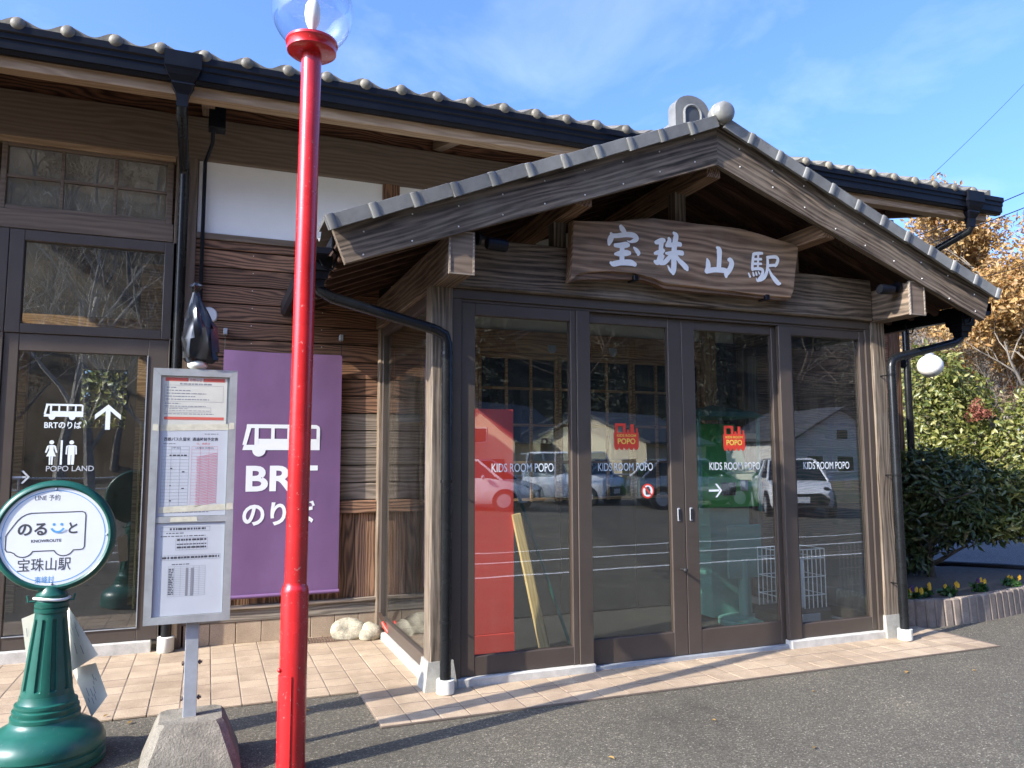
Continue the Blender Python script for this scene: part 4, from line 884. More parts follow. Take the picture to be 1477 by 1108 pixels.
KJ = {"A":[[[2.778,3.213,0.032],[2.789,3.195,0.045],[2.806,3.173,0.038],[2.8,3.151,0.032]],[[2.694,3.152,0.021],[2.7,3.133,0.041],[2.684,3.094,0.044],[2.675,3.064,0.021]],[[2.7,3.133,0.035],[2.75,3.139,0.036],[2.821,3.155,0.04],[2.881,3.156,0.042],[2.907,3.139,0.042],[2.895,3.12,0.036],[2.856,3.104,0.018],[2.829,3.108,0.006]],[[2.726,3.064,0.03],[2.766,3.067,0.04],[2.819,3.077,0.046],[2.838,3.078,0.034]],[[2.787,3.073,0.04],[2.783,3.014,0.04],[2.781,2.94,0.043]],[[2.725,2.998,0.021],[2.759,3.004,0.041],[2.818,3.015,0.046],[2.847,3.018,0.032]],[[2.686,2.93,0.023],[2.71,2.923,0.041],[2.769,2.938,0.042],[2.852,2.945,0.047],[2.891,2.935,0.035]],[[2.883,3.062,0.016],[2.902,3.047,0.033],[2.92,3.025,0.037],[2.918,3.009,0.019]]],"B":[[[3.075,3.121,0.03],[3.099,3.129,0.041],[3.13,3.141,0.043],[3.149,3.146,0.033]],[[3.127,3.134,0.039],[3.119,3.085,0.039],[3.118,3.036,0.042],[3.101,2.991,0.043]],[[3.063,3.036,0.022],[3.087,3.044,0.034],[3.121,3.054,0.039],[3.143,3.068,0.027]],[[3.061,2.974,0.026],[3.084,2.97,0.043],[3.12,2.998,0.034],[3.142,3.025,0.016]],[[3.19,3.165,0.025],[3.195,3.147,0.036],[3.179,3.118,0.033],[3.166,3.103,0.024]],[[3.176,3.107,0.028],[3.216,3.116,0.038],[3.267,3.128,0.038],[3.292,3.127,0.035]],[[3.161,3.046,0.02],[3.196,3.049,0.033],[3.265,3.061,0.039],[3.306,3.061,0.041]],[[3.232,3.212,0.022],[3.253,3.191,0.044],[3.242,3.135,0.045],[3.23,3.047,0.047],[3.228,2.959,0.048],[3.222,2.915,0.043],[3.219,2.893,0.025]],[[3.22,2.902,0.033],[3.192,2.921,0.025],[3.173,2.952,0.009]],[[3.208,3.042,0.027],[3.182,3.009,0.036],[3.144,2.973,0.036],[3.107,2.958,0.018]],[[3.246,3.046,0.022],[3.27,3.007,0.034],[3.307,2.977,0.043],[3.337,2.95,0.046],[3.346,2.935,0.026]]],"C":[[[3.627,3.138,0.022],[3.647,3.12,0.048],[3.647,3.055,0.043],[3.637,2.959,0.042]],[[3.533,3.038,0.017],[3.54,3.012,0.039],[3.539,2.967,0.046],[3.523,2.938,0.039]],[[3.528,2.944,0.042],[3.6,2.959,0.042],[3.679,2.962,0.043],[3.716,2.96,0.035]],[[3.732,3.049,0.028],[3.75,3.049,0.041],[3.761,3.021,0.046],[3.74,2.974,0.044],[3.708,2.938,0.045],[3.704,2.912,0.025]]],"D":[[[3.975,3.121,0.023],[3.97,3.086,0.026],[3.961,3.028,0.026],[3.96,2.991,0.025]],[[3.977,3.12,0.026],[4.024,3.13,0.026],[4.062,3.134,0.022]],[[3.98,3.078,0.021],[4.05,3.085,0.021]],[[3.975,3.041,0.021],[4.048,3.047,0.02]],[[3.96,2.997,0.024],[4.025,3.005,0.026],[4.058,2.996,0.028],[4.051,2.956,0.028],[4.022,2.919,0.03],[4.004,2.905,0.019],[3.991,2.928,0.006]],[[4.02,3.125,0.02],[4.012,3.007,0.019]],[[3.919,2.959,0.014],[3.933,2.932,0.02]],[[3.962,2.97,0.013],[3.968,2.944,0.021]],[[3.99,2.974,0.013],[3.996,2.952,0.019]],[[4.014,2.98,0.011],[4.024,2.964,0.017]],[[4.106,3.103,0.027],[4.155,3.112,0.027],[4.196,3.114,0.03],[4.212,3.094,0.028],[4.195,3.055,0.027],[4.181,3.037,0.016]],[[4.117,3.038,0.024],[4.18,3.047,0.024]],[[4.109,3.104,0.024],[4.107,3.041,0.028],[4.097,2.989,0.028],[4.071,2.941,0.03],[4.032,2.913,0.024],[4.004,2.905,0.013]],[[4.119,3.008,0.015],[4.141,2.964,0.029],[4.175,2.927,0.042],[4.205,2.903,0.04],[4.228,2.901,0.017]]]}
def catmull(P, k=6):
    P = [np.array(p, float) for p in P]; out = []
    Q = [2*P[0]-P[1]]+P+[2*P[-1]-P[-2]]
    for i in range(1, len(Q)-2):
        for j in range(k):
            t = j/k; a, b, c, d = Q[i-1:i+3]
            out.append(0.5*((2*b)+(c-a)*t+(2*a-5*b+4*c-d)*t*t+(3*b-a-3*c+d)*t**3))
    out.append(P[-1]); return out
for key, st in KJ.items():
    m = MB()
    for si, s_ in enumerate(st):
        C_ = catmull(s_); yy = SY-0.004-0.0004*si; left = []; right = []
        for i, p in enumerate(C_):
            d = C_[min(i+1, len(C_)-1)][:2]-C_[max(i-1, 0)][:2]; d = d/(np.hypot(*d)+1e-9); nn = np.array([-d[1], d[0]]); h = max(p[2], 0.003)/2
            left.append(p[:2]+nn*h); right.append(p[:2]-nn*h)
        p0 = C_[0]; d0 = C_[1][:2]-p0[:2]; d0 /= np.hypot(*d0)+1e-9; p1 = C_[-1]; d1 = p1[:2]-C_[-2][:2]; d1 /= np.hypot(*d1)+1e-9
        L_ = left; R_ = right; k = len(L_)
        vs = [(a[0], yy, a[1]) for a in L_]+[(a[0], yy, a[1]) for a in R_]; fs = [(i, i+1, k+i+1, k+i) for i in range(k-1)]
        def capv(p, d, a, b):
            ts = [i/6*math.pi for i in range(7)]; nn = np.array([-d[1], d[0]]); h = max(p[2], .003)/2
            return [(p[0]+nn[0]*h*math.cos(t)+d[0]*h*math.sin(t)*.8, yy, p[1]+nn[1]*h*math.cos(t)+d[1]*h*math.sin(t)*.8) for t in ts]
        m.add(vs, fs); e = capv(p1, d1, 0, 0); m.add(e, [tuple(range(7))]); e = capv(p0, -d0, 0, 0); m.add(e, [tuple(range(7))])
    m.build('brush_character', 'calligraphy_white', SG, recalc=False)
for hx, hz in ((2.90, 2.845), (4.10, 2.792)): MB().box(hx-0.02, hx+0.02, SY-0.008, SY+0.09, hz-0.03, hz+0.012, 0.004).build('board_bracket', 'gutter_black', SG)

# ------------------------------------------------------------------ spot lamps on the porch
for (bx, by, bz, tx, lab) in ((1.60, 4.66, 2.93, 1, 'black spot lamp under the porch gable beside the left beam end'), (5.30, 4.66, 2.90, -1, 'black spot lamp under the porch gable beside the right beam end')):
    sp = thing('spot_lamp', lab, 'spot lamp', (bx, by, bz-0.05), 'spot lamps aimed at the name board')
    MB().lathe([(0.001, 0), (0.045, 0), (0.045, 0.018), (0.001, 0.02)], 16, Matrix.Translation((bx, by, bz+0.02)) @ Matrix.Rotation(R(90*tx), 4, 'Y')).build('mount_plate', 'gutter_black', sp, 40)
    MB().tube([(bx+tx*0.01, by, bz+0.02), (bx+tx*0.06, by, bz+0.03), (bx+tx*0.08, by, bz+0.0)], 0.012, 8).build('swivel_arm', 'gutter_black', sp, 40)
    MB().tube([(bx+tx*0.06, by, bz-0.005), (bx+tx*0.07, by, bz-0.005), (bx+tx*0.19, by, bz-0.012), (bx+tx*0.205, by, bz-0.012)], [0.032, 0.042, 0.042, 0.038], 18).build('lamp_housing', 'gutter_black', sp, 40)
    MB().tube([(bx+tx*0.204, by, bz-0.012), (bx+tx*0.208, by, bz-0.012)], 0.034, 18).build('lamp_lens', 'glass_dark', sp, 40)

# ------------------------------------------------------------------ red lamp post
LP = thing('street_lamp', 'glossy red lamp post with a clear glass globe standing in front of the banner', 'street lamp', (0.420, 4.02, 0))
tl_ = lambda z: 0.420+0.0065*z
MB().lathe([(0.067, 0.0), (0.067, 0.855), (0.063, 0.875), (0.0565, 0.885), (0.055, 0.90)], 28, Matrix.Translation((0.424, 4.02, 0))).build('pole_sleeve', 'paint_red', LP, 40)
MB().tube([(tl_(.88), 4.02, 0.88), (tl_(3.70), 4.02, 3.70)], [0.0545, 0.0525], 28).build('pole', 'paint_red', LP, 40)
dm = MB(); nd = 8
for z0, z1 in ((0.02, 0.46),):
    arc = [R(-178+i*76/nd) for i in range(nd+1)]; v = []
    for r_ in (0.0675, 0.0715):
        for z_ in (z0, z1):
            for t_ in arc: v.append((0.424+r_*math.cos(t_), 4.02+r_*math.sin(t_), z_))
    k = nd+1
    dm.add(v, [(2*k+i, 2*k+i+1, 3*k+i+1, 3*k+i) for i in range(nd)]+[(k+i, k+i+1, 3*k+i+1, 3*k+i) for i in range(nd)]+[(0, 2*k, 3*k, k), (nd, 2*k+nd, 3*k+nd, k+nd)])
dm.build('access_cover', 'paint_red', LP, 40)
MB().sphere((0.424+0.0715*math.cos(R(-160)), 4.02+0.0715*math.sin(R(-160)), 0.485), 0.011, 10, 6).build('cover_bolt', 'paint_red', LP, 40)
gx, gy_ = 0.444, 4.02
MB().lathe([(0.05, 3.655), (0.118, 3.660), (0.128, 3.668), (0.130, 3.705), (0.136, 3.712), (0.134, 3.726), (0.118, 3.727), (0.10, 3.715)], 36, Matrix.Translation((gx, gy_, 0))).build('globe_seat', 'paint_red', LP, 40)
gp = [(0.112, 3.722)]+[(0.215*math.sin(t_), 3.90-0.215*math.cos(t_)) for t_ in [R(33+i*147/16) for i in range(17)]]
gp[-1] = (0.002, gp[-1][1])
MB().lathe(gp, 36, Matrix.Translation((gx, gy_, 0))).build('globe', 'globe_glass', LP, 60)
MB().lathe([(0.022, 3.72), (0.022, 3.765), (0.016, 3.78), (0.02, 3.80), (0.036, 3.84), (0.042, 3.88), (0.038, 3.93), (0.022, 3.965), (0.003, 3.975)], 20, Matrix.Translation((gx, gy_, 0))).build('bulb', 'lamp_white', LP, 50)

# ------------------------------------------------------------------ bus stop board on a concrete foot
BS = thing('bus_stop_sign', 'grey framed bus timetable board on a steel post set in a concrete block', 'bus stop', (-0.044, 4.24, 0))
bm = MB()
def blk(z, x0, x1, y0, y1, ch): return [(x0+ch, y0, z), (x1-ch, y0, z), (x1, y0+ch, z), (x1, y1-ch, z), (x1-ch, y1, z), (x0+ch, y1, z), (x0, y1-ch, z), (x0, y0+ch, z)]
rings_ = [blk(0, -0.27, 0.20, 4.03, 4.50, 0.03), blk(0.03, -0.265, 0.195, 4.035, 4.495, 0.03), blk(0.225, -0.195, 0.12, 4.125, 4.41, 0.03), blk(0.245, -0.18, 0.105, 4.14, 4.395, 0.03)]
v = [p for r in rings_ for p in r]; bm.add(v, [(i*8+j, i*8+(j+1) % 8, (i+1)*8+(j+1) % 8, (i+1)*8+j) for i in range(3) for j in range(8)]+[tuple(range(8)), tuple(range(31, 23, -1))])
bm.build('concrete_foot', 'concrete', BS, 30)
px0, px1, py0, py1 = -0.075, -0.013, 4.235, 4.275
pm = MB(); pm.box(px0, px1, py0, py0+0.008, 0.2, 1.95, 0.002); pm.box(px1-0.007, px1, py0+.008, py1, 0.2, 1.95); pm.box(px0, px0+0.007, py0+.008, py1, 0.2, 1.95)
pm.build('post', 'steel_grey', BS)
for z_ in (0.33, 0.50): MB().tube([(px0-0.014, 4.255, z_), (px1+0.02, 4.255, z_)], 0.006, 6).tube([(px1+0.003, 4.255, z_), (px1+0.012, 4.255, z_)], 0.012, 6).tube([(px0-0.012, 4.255, z_), (px0-0.004, 4.255, z_)], 0.012, 6).build('post_bolt', 'iron_grate', BS)
BX0, BX1, BZ0, BZ1, BY = -0.268, 0.128, 0.705, 1.965, 4.20
fr = MB(); t_ = 0.036
fr.prism([(BX0, BZ0), (BX1, BZ0), (BX1-t_, BZ0+t_), (BX0+t_, BZ0+t_)], BY, BY+0.035, 'y'); fr.prism([(BX0, BZ1), (BX0+t_, BZ1-t_), (BX1-t_, BZ1-t_), (BX1, BZ1)], BY, BY+0.0352, 'y')
fr.prism([(BX0, BZ0+.0006), (BX0+t_, BZ0+t_+.0006), (BX0+t_, BZ1-t_-.0006), (BX0, BZ1-.0006)], BY, BY+0.035, 'y'); fr.prism([(BX1, BZ0+.0006), (BX1, BZ1-.0006), (BX1-t_, BZ1-t_-.0006), (BX1-t_, BZ0+t_+.0006)], BY, BY+0.035, 'y')
fr.box(BX0+t_, BX1-t_, BY+0.004, BY+0.03, 1.195, 1.225); bf = fr.build('board_frame', 'frame_grey', BS)
MB().box(BX0+0.01, BX1-0.01, BY+0.014, BY+0.032, BZ0+0.01, BZ1-0.01).build('back_plate', 'frame_grey', BS)
pa = MB().box(BX0+t_+0.001, BX1-t_-0.012, BY+0.0098, BY+0.0125, 1.665, 1.928).build('notice', 'paper_yellow', BS)
pb = MB().box(BX0+t_+0.001, BX1-t_-0.002, BY+0.0098, BY+0.0125, 1.227, 1.662).build('timetable', 'paper', BS)
pc = MB().box(BX0+t_+0.001, BX1-t_-0.002, BY+0.0098, BY+0.0125, 0.743, 1.193).build('route_sheet', 'paper', BS)
FYB = BY+0.0094
flat(pa, 'red_band', 'ink_red', [[(-0.212, 1.902), (-0.105, 1.902), (-0.105, 1.920), (-0.212, 1.920)], [(-0.035, 1.902), (0.068, 1.902), (0.068, 1.920), (-0.035, 1.920)], [(-0.212, 1.708), (0.068, 1.708), (0.068, 1.722), (-0.212, 1.722)]], FYB)
text('お知らせ', -0.098, -0.042, 1.902, 1.919, FYB, 'ink_red', pa, bold=0.01)
def rules(parent, rows, mat='ink_grey'):
    P = []
    r2 = random.Random(len(rows))
    for z_, x0, x1, h in rows:
        x = x0
        while x < x1:
            l_ = r2.uniform(0.006, 0.02); P.append([(x, z_), (min(x+l_, x1), z_), (min(x+l_, x1), z_+h), (x, z_+h)]); x += l_+r2.uniform(0.002, 0.006)
    m = MB()
    for p in P: m.add([(a, FYB, b) for a, b in p], [(0, 1, 2, 3)])
    stuff(m.build('print_lines', mat, parent, recalc=False))
def box_lines(parent, x0, x1, z0, z1, cols, rows_, mat, t=0.0011):
    P = []
    for i in range(cols+1): x = x0+(x1-x0)*i/cols; P.append([(x-t/2, z0), (x+t/2, z0), (x+t/2, z1), (x-t/2, z1)])
    for j in range(rows_+1): z_ = z0+(z1-z0)*j/rows_; P.append([(x0, z_-t/2), (x1, z_-t/2), (x1, z_+t/2), (x0, z_+t/2)])
    m = MB()
    for k, p in enumerate(P): m.add([(a, FYB-0.0002*(k > cols), b) for a, b in p], [(0, 1, 2, 3)])
    m.build('print_table', mat, parent, recalc=False)
rules(pa, [(1.886, -0.145, 0.01, 0.007), (1.868, -0.205, -0.16, 0.005), (1.853, -0.205, -0.09, 0.005), (1.838, -0.205, -0.02, 0.005), (1.823, -0.210, -0.07, 0.005), (1.808, -0.208, -0.005, 0.005), (1.787, -0.212, -0.14, 0.005), (1.774, -0.212, -0.02, 0.004), (1.762, -0.19, -0.10, 0.003), (1.752, -0.19, 0.0, 0.003), (1.735, -0.212, 0.02, 0.004)])
box_lines(pa, -0.214, 0.062, 1.80, 1.882, 1, 1, 'ink_grey'); box_lines(pa, -0.208, 0.005, 1.745, 1.77, 1, 1, 'ink_grey')
text('西鉄バス久留米  通過時刻予定表', -0.208, 0.045, 1.600, 1.619, FYB, 'ink', pb, bold=0.02)
rules(pb, [(1.634, -0.02, 0.045, 0.004), (1.585, -0.21, -0.155, 0.004), (1.243, -0.19, 0.01, 0.004)])
text('日、祝祭日', -0.055, 0.005, 1.582, 1.592, FYB, 'ink_red', pb)
text('(平日)', -0.17, -0.13, 1.560, 1.570, FYB, 'ink', pb); text('(土曜日 日祝日)', -0.06, 0.025, 1.560, 1.570, FYB, 'ink', pb)
box_lines(pb, -0.214, -0.090, 1.262, 1.573, 3, 19, 'ink_grey'); box_lines(pb, -0.078, 0.044, 1.262, 1.573, 3, 19, 'ink_pink')
m = MB()
for k in range(30):
    z_ = 1.27+k*0.0085
    m.add([(-0.055, FYB-0.0006, z_), (0.042, FYB-0.0006, z_+0.022), (0.042, FYB-0.0006, z_+0.0245), (-0.055, FYB-0.0006, z_+0.0025)], [(0, 1, 2, 3)])
stuff(m.build('print_hatching', 'ink_pink', pb, recalc=False))
rules(pb, [(1.46, -0.175, -0.165, 0.006), (1.443, -0.12, -0.108, 0.006), (1.375, -0.175, -0.165, 0.006), (1.36, -0.12, -0.108, 0.006), (1.30, -0.175, -0.165, 0.006), (1.525, -0.18, -0.10, 0.007)], 'ink')
rules(pc, [(1.158, -0.165, 0.0, 0.010), (1.141, -0.18, -0.10, 0.004), (1.126, -0.205, 0.0, 0.004), (1.105, -0.13, 0.005, 0.009), (1.085, -0.13, 0.005, 0.006), (1.068, -0.13, 0.005, 0.009), (1.018, -0.195, 0.068, 0.010), (0.988, -0.15, -0.07, 0.004)], 'ink')
box_lines(pc, -0.205, 0.02, 1.152, 1.172, 1, 1, 'ink_grey'); box_lines(pc, -0.135, 0.01, 1.06, 1.118, 9, 2, 'ink_grey'); box_lines(pc, -0.2, 0.072, 1.012, 1.034, 16, 1, 'ink_grey'); box_lines(pc, -0.165, 0.005, 0.835, 0.98, 6, 16, 'ink_grey', 0.0008)
flat(pc, 'print_bars', 'ink_grey', [[(-0.085, 0.835), (-0.073, 0.835), (-0.073, 0.97), (-0.085, 0.97)], [(-0.062, 0.835), (-0.048, 0.835), (-0.048, 0.97), (-0.062, 0.97)]], FYB)
rules(pc, [(0.965-k*0.008, -0.163, -0.14, 0.005) for k in range(16)], 'ink')
for x0, x1, z0, z1, dz, ty in ((-0.231, 0.0915, 1.650, 1.680, 0.008, BY+0.0088), (-0.222, 0.0915, 1.243, 1.272, 0.010, BY+0.0088), (-0.165, -0.04, 1.199, 1.221, 0.0, BY+0.0032), (-0.262, -0.233, 1.652, 1.684, -.003, BY-0.0008), (0.093, 0.122, 1.660, 1.692, .002, BY-0.0008), (0.093, 0.127, 1.252, 1.284, .003, BY-0.0008)):
    MB().prism([(x0, z0), (x1, z0+dz), (x1-0.003, z1+dz), ((x0+x1)/2, z1+dz*.5+.002), (x0+0.002, z1)], ty, ty+0.0006, 'y').build('tape_strip', 'tape', BS)
MB().sphere((-0.066, 4.232, 1.99), 0.045, 14, 8, (1.1, 1.0, 0.62)).build('wrapped_joint', 'cup_white', BS, 60)
# the black bag tied over the sign's head
bag = MB(); nb_, nl_ = 26, 18; rb = random.Random(5)
prof = [(2.005, 0.062, 0.0), (2.02, 0.076, 0.0), (2.06, 0.078, 0.0), (2.12, 0.078, -0.002), (2.18, 0.070, -0.008), (2.23, 0.058, -0.016), (2.27, 0.044, -0.024), (2.31, 0.030, -0.03), (2.345, 0.018, -0.034), (2.37, 0.013, -0.035), (2.385, 0.02, -0.036), (2.40, 0.030, -0.034), (2.415, 0.012, -0.036)]
v = []
for i, (z_, r_, ox) in enumerate(prof):
    for j in range(nb_):
        t_ = 2*math.pi*j/nb_; k_ = 1.04+0.20*abs(math.sin(2.5*t_+i*0.55))-0.12+0.14*math.sin(7*t_-i*1.1)+rb.uniform(-.11, .11)
        v.append((-0.052+ox+r_*k_*math.cos(t_)*1.0, 4.235+r_*k_*math.sin(t_)*0.8, z_+rb.uniform(-.006, .006)+(0.012*math.sin(3*t_) if i == 0 else 0)))
bag.add(v, [(i*nb_+j, i*nb_+(j+1) % nb_, (i+1)*nb_+(j+1) % nb_, (i+1)*nb_+j) for i in range(len(prof)-1) for j in range(nb_)]+[tuple(range(nb_)), tuple((len(prof)-1)*nb_+j for j in range(nb_))])
tag(bag.build('plastic_bag', 'bag_black', None, 32), 'crumpled black plastic bag tied over the top of the timetable board', 'plastic bag')

# ------------------------------------------------------------------ green round stop marker
GX, GYY = -0.715, 4.57
GM = thing('stop_marker', 'green plastic bus stop marker with a round white face on a ribbed cone foot', 'bus stop marker', (GX, GYY, 0))
TM = Matrix.Translation((GX, GYY, 0))
MB().lathe([(0.265, 0.0), (0.277, 0.008), (0.277, 0.030), (0.269, 0.035), (0.269, 0.041), (0.277, 0.046), (0.276, 0.072), (0.268, 0.077), (0.268, 0.083), (0.274, 0.088), (0.272, 0.112), (0.262, 0.138), (0.240, 0.163), (0.205, 0.185), (0.170, 0.203), (0.155, 0.222), (0.152, 0.235)], 48, TM).build('foot', 'cone_green', GM, 40)
MB().lathe([(0.150, 0.225), (0.155, 0.232), (0.155, 0.248), (0.146, 0.253), (0.146, 0.260), (0.148, 0.264), (0.148, 0.278), (0.138, 0.283), (0.138, 0.29), (0.140, 0.294), (0.139, 0.306), (0.128, 0.312), (0.122, 0.325), (0.118, 0.345)], 48, TM).build('foot_rings', 'cone_green', GM, 30)
cn = MB(); nseg = 120; v = []; lv = [(0.335, 0.117, 0), (0.37, 0.113, 0), (0.375, 0.1125, 1), (0.70, 0.0745, 1), (0.715, 0.073, 0), (0.745, 0.070, 0)]
for z_, r_, g_ in lv:
    for j in range(nseg):
        t_ = 2*math.pi*j/nseg; ph_ = (t_*10/(2*math.pi)) % 1
        gr = 0.010 if (g_ and ph_ < 0.30) else 0
        v.append((r_*math.cos(t_)-gr*math.cos(t_), (r_-gr)*math.sin(t_), z_))
cn.add(v, [(i*nseg+j, i*nseg+(j+1) % nseg, (i+1)*nseg+(j+1) % nseg, (i+1)*nseg+j) for i in range(len(lv)-1) for j in range(nseg)], TM)
cn.build('cone', 'cone_green', GM, 30)
MB().lathe([(0.066, 0.74), (0.076, 0.745), (0.076, 0.762), (0.070, 0.766), (0.076, 0.770), (0.076, 0.79), (0.068, 0.797), (0.066, 0.81), (0.072, 0.815), (0.072, 0.83), (0.055, 0.85), (0.05, 0.87)], 36, TM).build('collar', 'cone_green', GM, 30)
for s_ in (-1, 1): MB().tube([(GX+s_*0.07, GYY-0.02, 0.80), (GX+s_*0.10, GYY-0.02, 0.80), (GX+s_*0.105, GYY-0.02, 0.83)], 0.006, 6).build('side_hook', 'cone_green', GM, 40)
MB().tube([(GX+0.079*math.cos(t_), GYY+0.079*math.sin(t_), 0.812+0.006*math.sin(t_*2)) for t_ in [R(180+i*12) for i in range(16)]], 0.007, 7).build('white_cord', 'white_metal', GM, 40)
DZ, DR = 1.122, 0.282
DM = Matrix.Translation((GX, GYY-0.01, DZ)) @ Matrix.Rotation(R(90), 4, 'X')
MB().lathe([(0.20, -0.032), (0.262, -0.030), (0.277, -0.018), (0.282, 0.0), (0.277, 0.020), (0.268, 0.032), (0.256, 0.036), (0.247, 0.030), (0.246, 0.022), (0.20, 0.021)], 72, DM).build('disc_rim', 'cone_green', GM, 40)
MB().lathe([(0.246, 0.018), (0.246, 0.0255), (0.001, 0.0256)], 64, DM).build('disc_face', 'sign_white', GM, 30)
FD = GYY-0.01-0.0262
def ring_poly(cx, cz, r0, r1, n=64, a0=0.0, a1=2*math.pi):
    return [[(cx+r0*math.cos(a0+(a1-a0)*i/n), cz+r0*math.sin(a0+(a1-a0)*i/n)), (cx+r1*math.cos(a0+(a1-a0)*i/n), cz+r1*math.sin(a0+(a1-a0)*i/n)), (cx+r1*math.cos(a0+(a1-a0)*(i+1)/n), cz+r1*math.sin(a0+(a1-a0)*(i+1)/n)), (cx+r0*math.cos(a0+(a1-a0)*(i+1)/n), cz+r0*math.sin(a0+(a1-a0)*(i+1)/n))] for i in range(n)]
def flat0(parent, name, mat, polys, y):
    m = MB()
    for p in polys: m.add([(a, y, b) for a, b in p], [tuple(range(len(p)))])
    return m.build(name, mat, parent, recalc=False)
flat0(GM, 'blue_ring', 'ink_blue', ring_poly(GX, DZ, 0.228, 0.2315), FD)
def stroke_line(pts, w):
    out = []
    for (a, b), (c, d) in zip(pts[:-1], pts[1:]):
        l_ = math.hypot(c-a, d-b)+1e-9; nx_, nz_ = -(d-b)/l_*w/2, (c-a)/l_*w/2; ex, ez = (c-a)/l_*w*.3, (d-b)/l_*w*.3
        out.append([(a-ex+nx_, b-ez+nz_), (c+ex+nx_, d+ez+nz_), (c+ex-nx_, d+ez-nz_), (a-ex-nx_, b-ez-nz_)])
    return out
VX0, VX1, VZ0, VZ1 = -0.925, -0.575, 1.035, 1.243
wl = 0.043
van = [(-0.90, 1.05), (-0.918, 1.053), (-0.925, 1.065), (-0.925, 1.13), (-0.92, 1.14), (-0.878, 1.205), (-0.862, 1.222), (-0.84, 1.235), (-0.82, 1.24), (-0.595, 1.243), (-0.582, 1.238), (-0.577, 1.225), (-0.577, 1.065), (-0.583, 1.053), (-0.6, 1.05), (-0.626, 1.05)]
van += [(-0.669+wl*math.cos(R(-12-i*156/10)), 1.061+wl*math.sin(R(-12-i*156/10))*0.9) for i in range(1, 10)]+[(-0.712, 1.05), (-0.805, 1.05)]+[(-0.848+wl*math.cos(R(-12-i*156/10)), 1.061+wl*math.sin(R(-12-i*156/10))*0.9) for i in range(1, 10)]+[(-0.90, 1.05)]
m = MB()
for i, p in enumerate(stroke_line(van, 0.0052)): m.add([(a, FD-0.0002*(i % 2), b) for a, b in p], [(0, 1, 2, 3)])
m.build('van_outline', 'ink', GM, recalc=False)
text('LINE 予約', -0.808, -0.697, 1.302, 1.332, FD, 'ink', GM, bold=0.0)
text('のる', -0.876, -0.748, 1.128, 1.190, FD, 'ink', GM, bold=0.03)
text('と', -0.652, -0.612, 1.133, 1.190, FD, 'ink', GM, bold=0.03)
flat(GM, 'smile', 'ink_blue', [circ(-0.718, 1.181, 0.007, 14), circ(-0.684, 1.181, 0.007, 14)]+ring_poly(-0.701, 1.172, 0.024, 0.034, 16, R(200), R(340)), FD)
text('KNOWROUTE', -0.815, -0.682, 1.093, 1.108, FD, 'ink', GM, bold=0.02)
text('宝珠山駅', -0.868, -0.634, 0.950, 1.016, FD, 'ink', GM, bold=0.004)
text('東峰村', -0.79, -0.706, 0.890, 0.924, FD, 'ink_blue', GM, bold=0.004)
for a_ in (90, 0, -90, 180): MB().sphere((GX+0.238*math.cos(R(a_)), FD, DZ+0.238*math.sin(R(a_))), 0.006, 8, 6).build('rivet', 'steel_grey', GM, 40)
# leaflets tied behind the marker
def sheet(name, corners, lab, grp, curl):
    c = [Vector(p) for p in corners]; m = MB(); n = 8; v = []
    for off in (0, 0.0018):
        for i in range(n+1):
            for j in range(n+1):
                a = c[0].lerp(c[1], i/n); b = c[3].lerp(c[2], i/n); p = a.lerp(b, j/n); p.y += curl*math.sin(math.pi*i/n)*math.sin(math.pi*j/n)+off; v.append(tuple(p))
    q = (n+1)**2
    f = [(i*(n+1)+j, (i+1)*(n+1)+j, (i+1)*(n+1)+j+1, i*(n+1)+j+1) for i in range(n) for j in range(n)]
    m.add(v, f+[tuple(q+k for k in reversed(g_)) for g_ in f])
    o = tag(m.build(name, 'paper_white', None, 60, recalc=False), lab, 'leaflet', grp)
    pm = MB(); rq = random.Random(int(abs(c[0].x)*1e4))
    for k_ in range(9):
        i0 = rq.uniform(.15, .75); j0 = 0.15+k_*0.075; l_ = rq.uniform(.08, .2)
        P4_ = []
        for (a_, b_) in ((i0, j0), (i0+l_, j0), (i0+l_, j0+.022), (i0, j0+.022)):
            p = c[0].lerp(c[1], a_).lerp(c[3].lerp(c[2], a_), b_); p.y += curl*math.sin(math.pi*a_)*math.sin(math.pi*b_)-0.002; P4_.append(tuple(p))
        pm.add(P4_, [(0, 1, 2, 3)])
    stuff(pm.build('print_lines', 'ink_grey', o, recalc=False))
    return o
sheet('leaflet', [(-0.675, 4.70, 0.757), (-0.638, 4.70, 0.40), (-0.495, 4.58, 0.505), (-0.645, 4.66, 0.735)], 'white leaflet hanging upper behind the green marker cone', None, -0.02)
sheet('leaflet', [(-0.632, 4.74, 0.41), (-0.52, 4.66, 0.175), (-0.445, 4.60, 0.29), (-0.512, 4.65, 0.45)], 'lower white leaflet hanging behind the green marker foot', None, 0.015)
sheet('leaflet', [(-0.86, 4.66, 0.70), (-0.82, 4.66, 0.45), (-0.74, 4.66, 0.47), (-0.76, 4.66, 0.74)], 'small white leaflet corner showing on the door side of the green cone', None, 0.0)

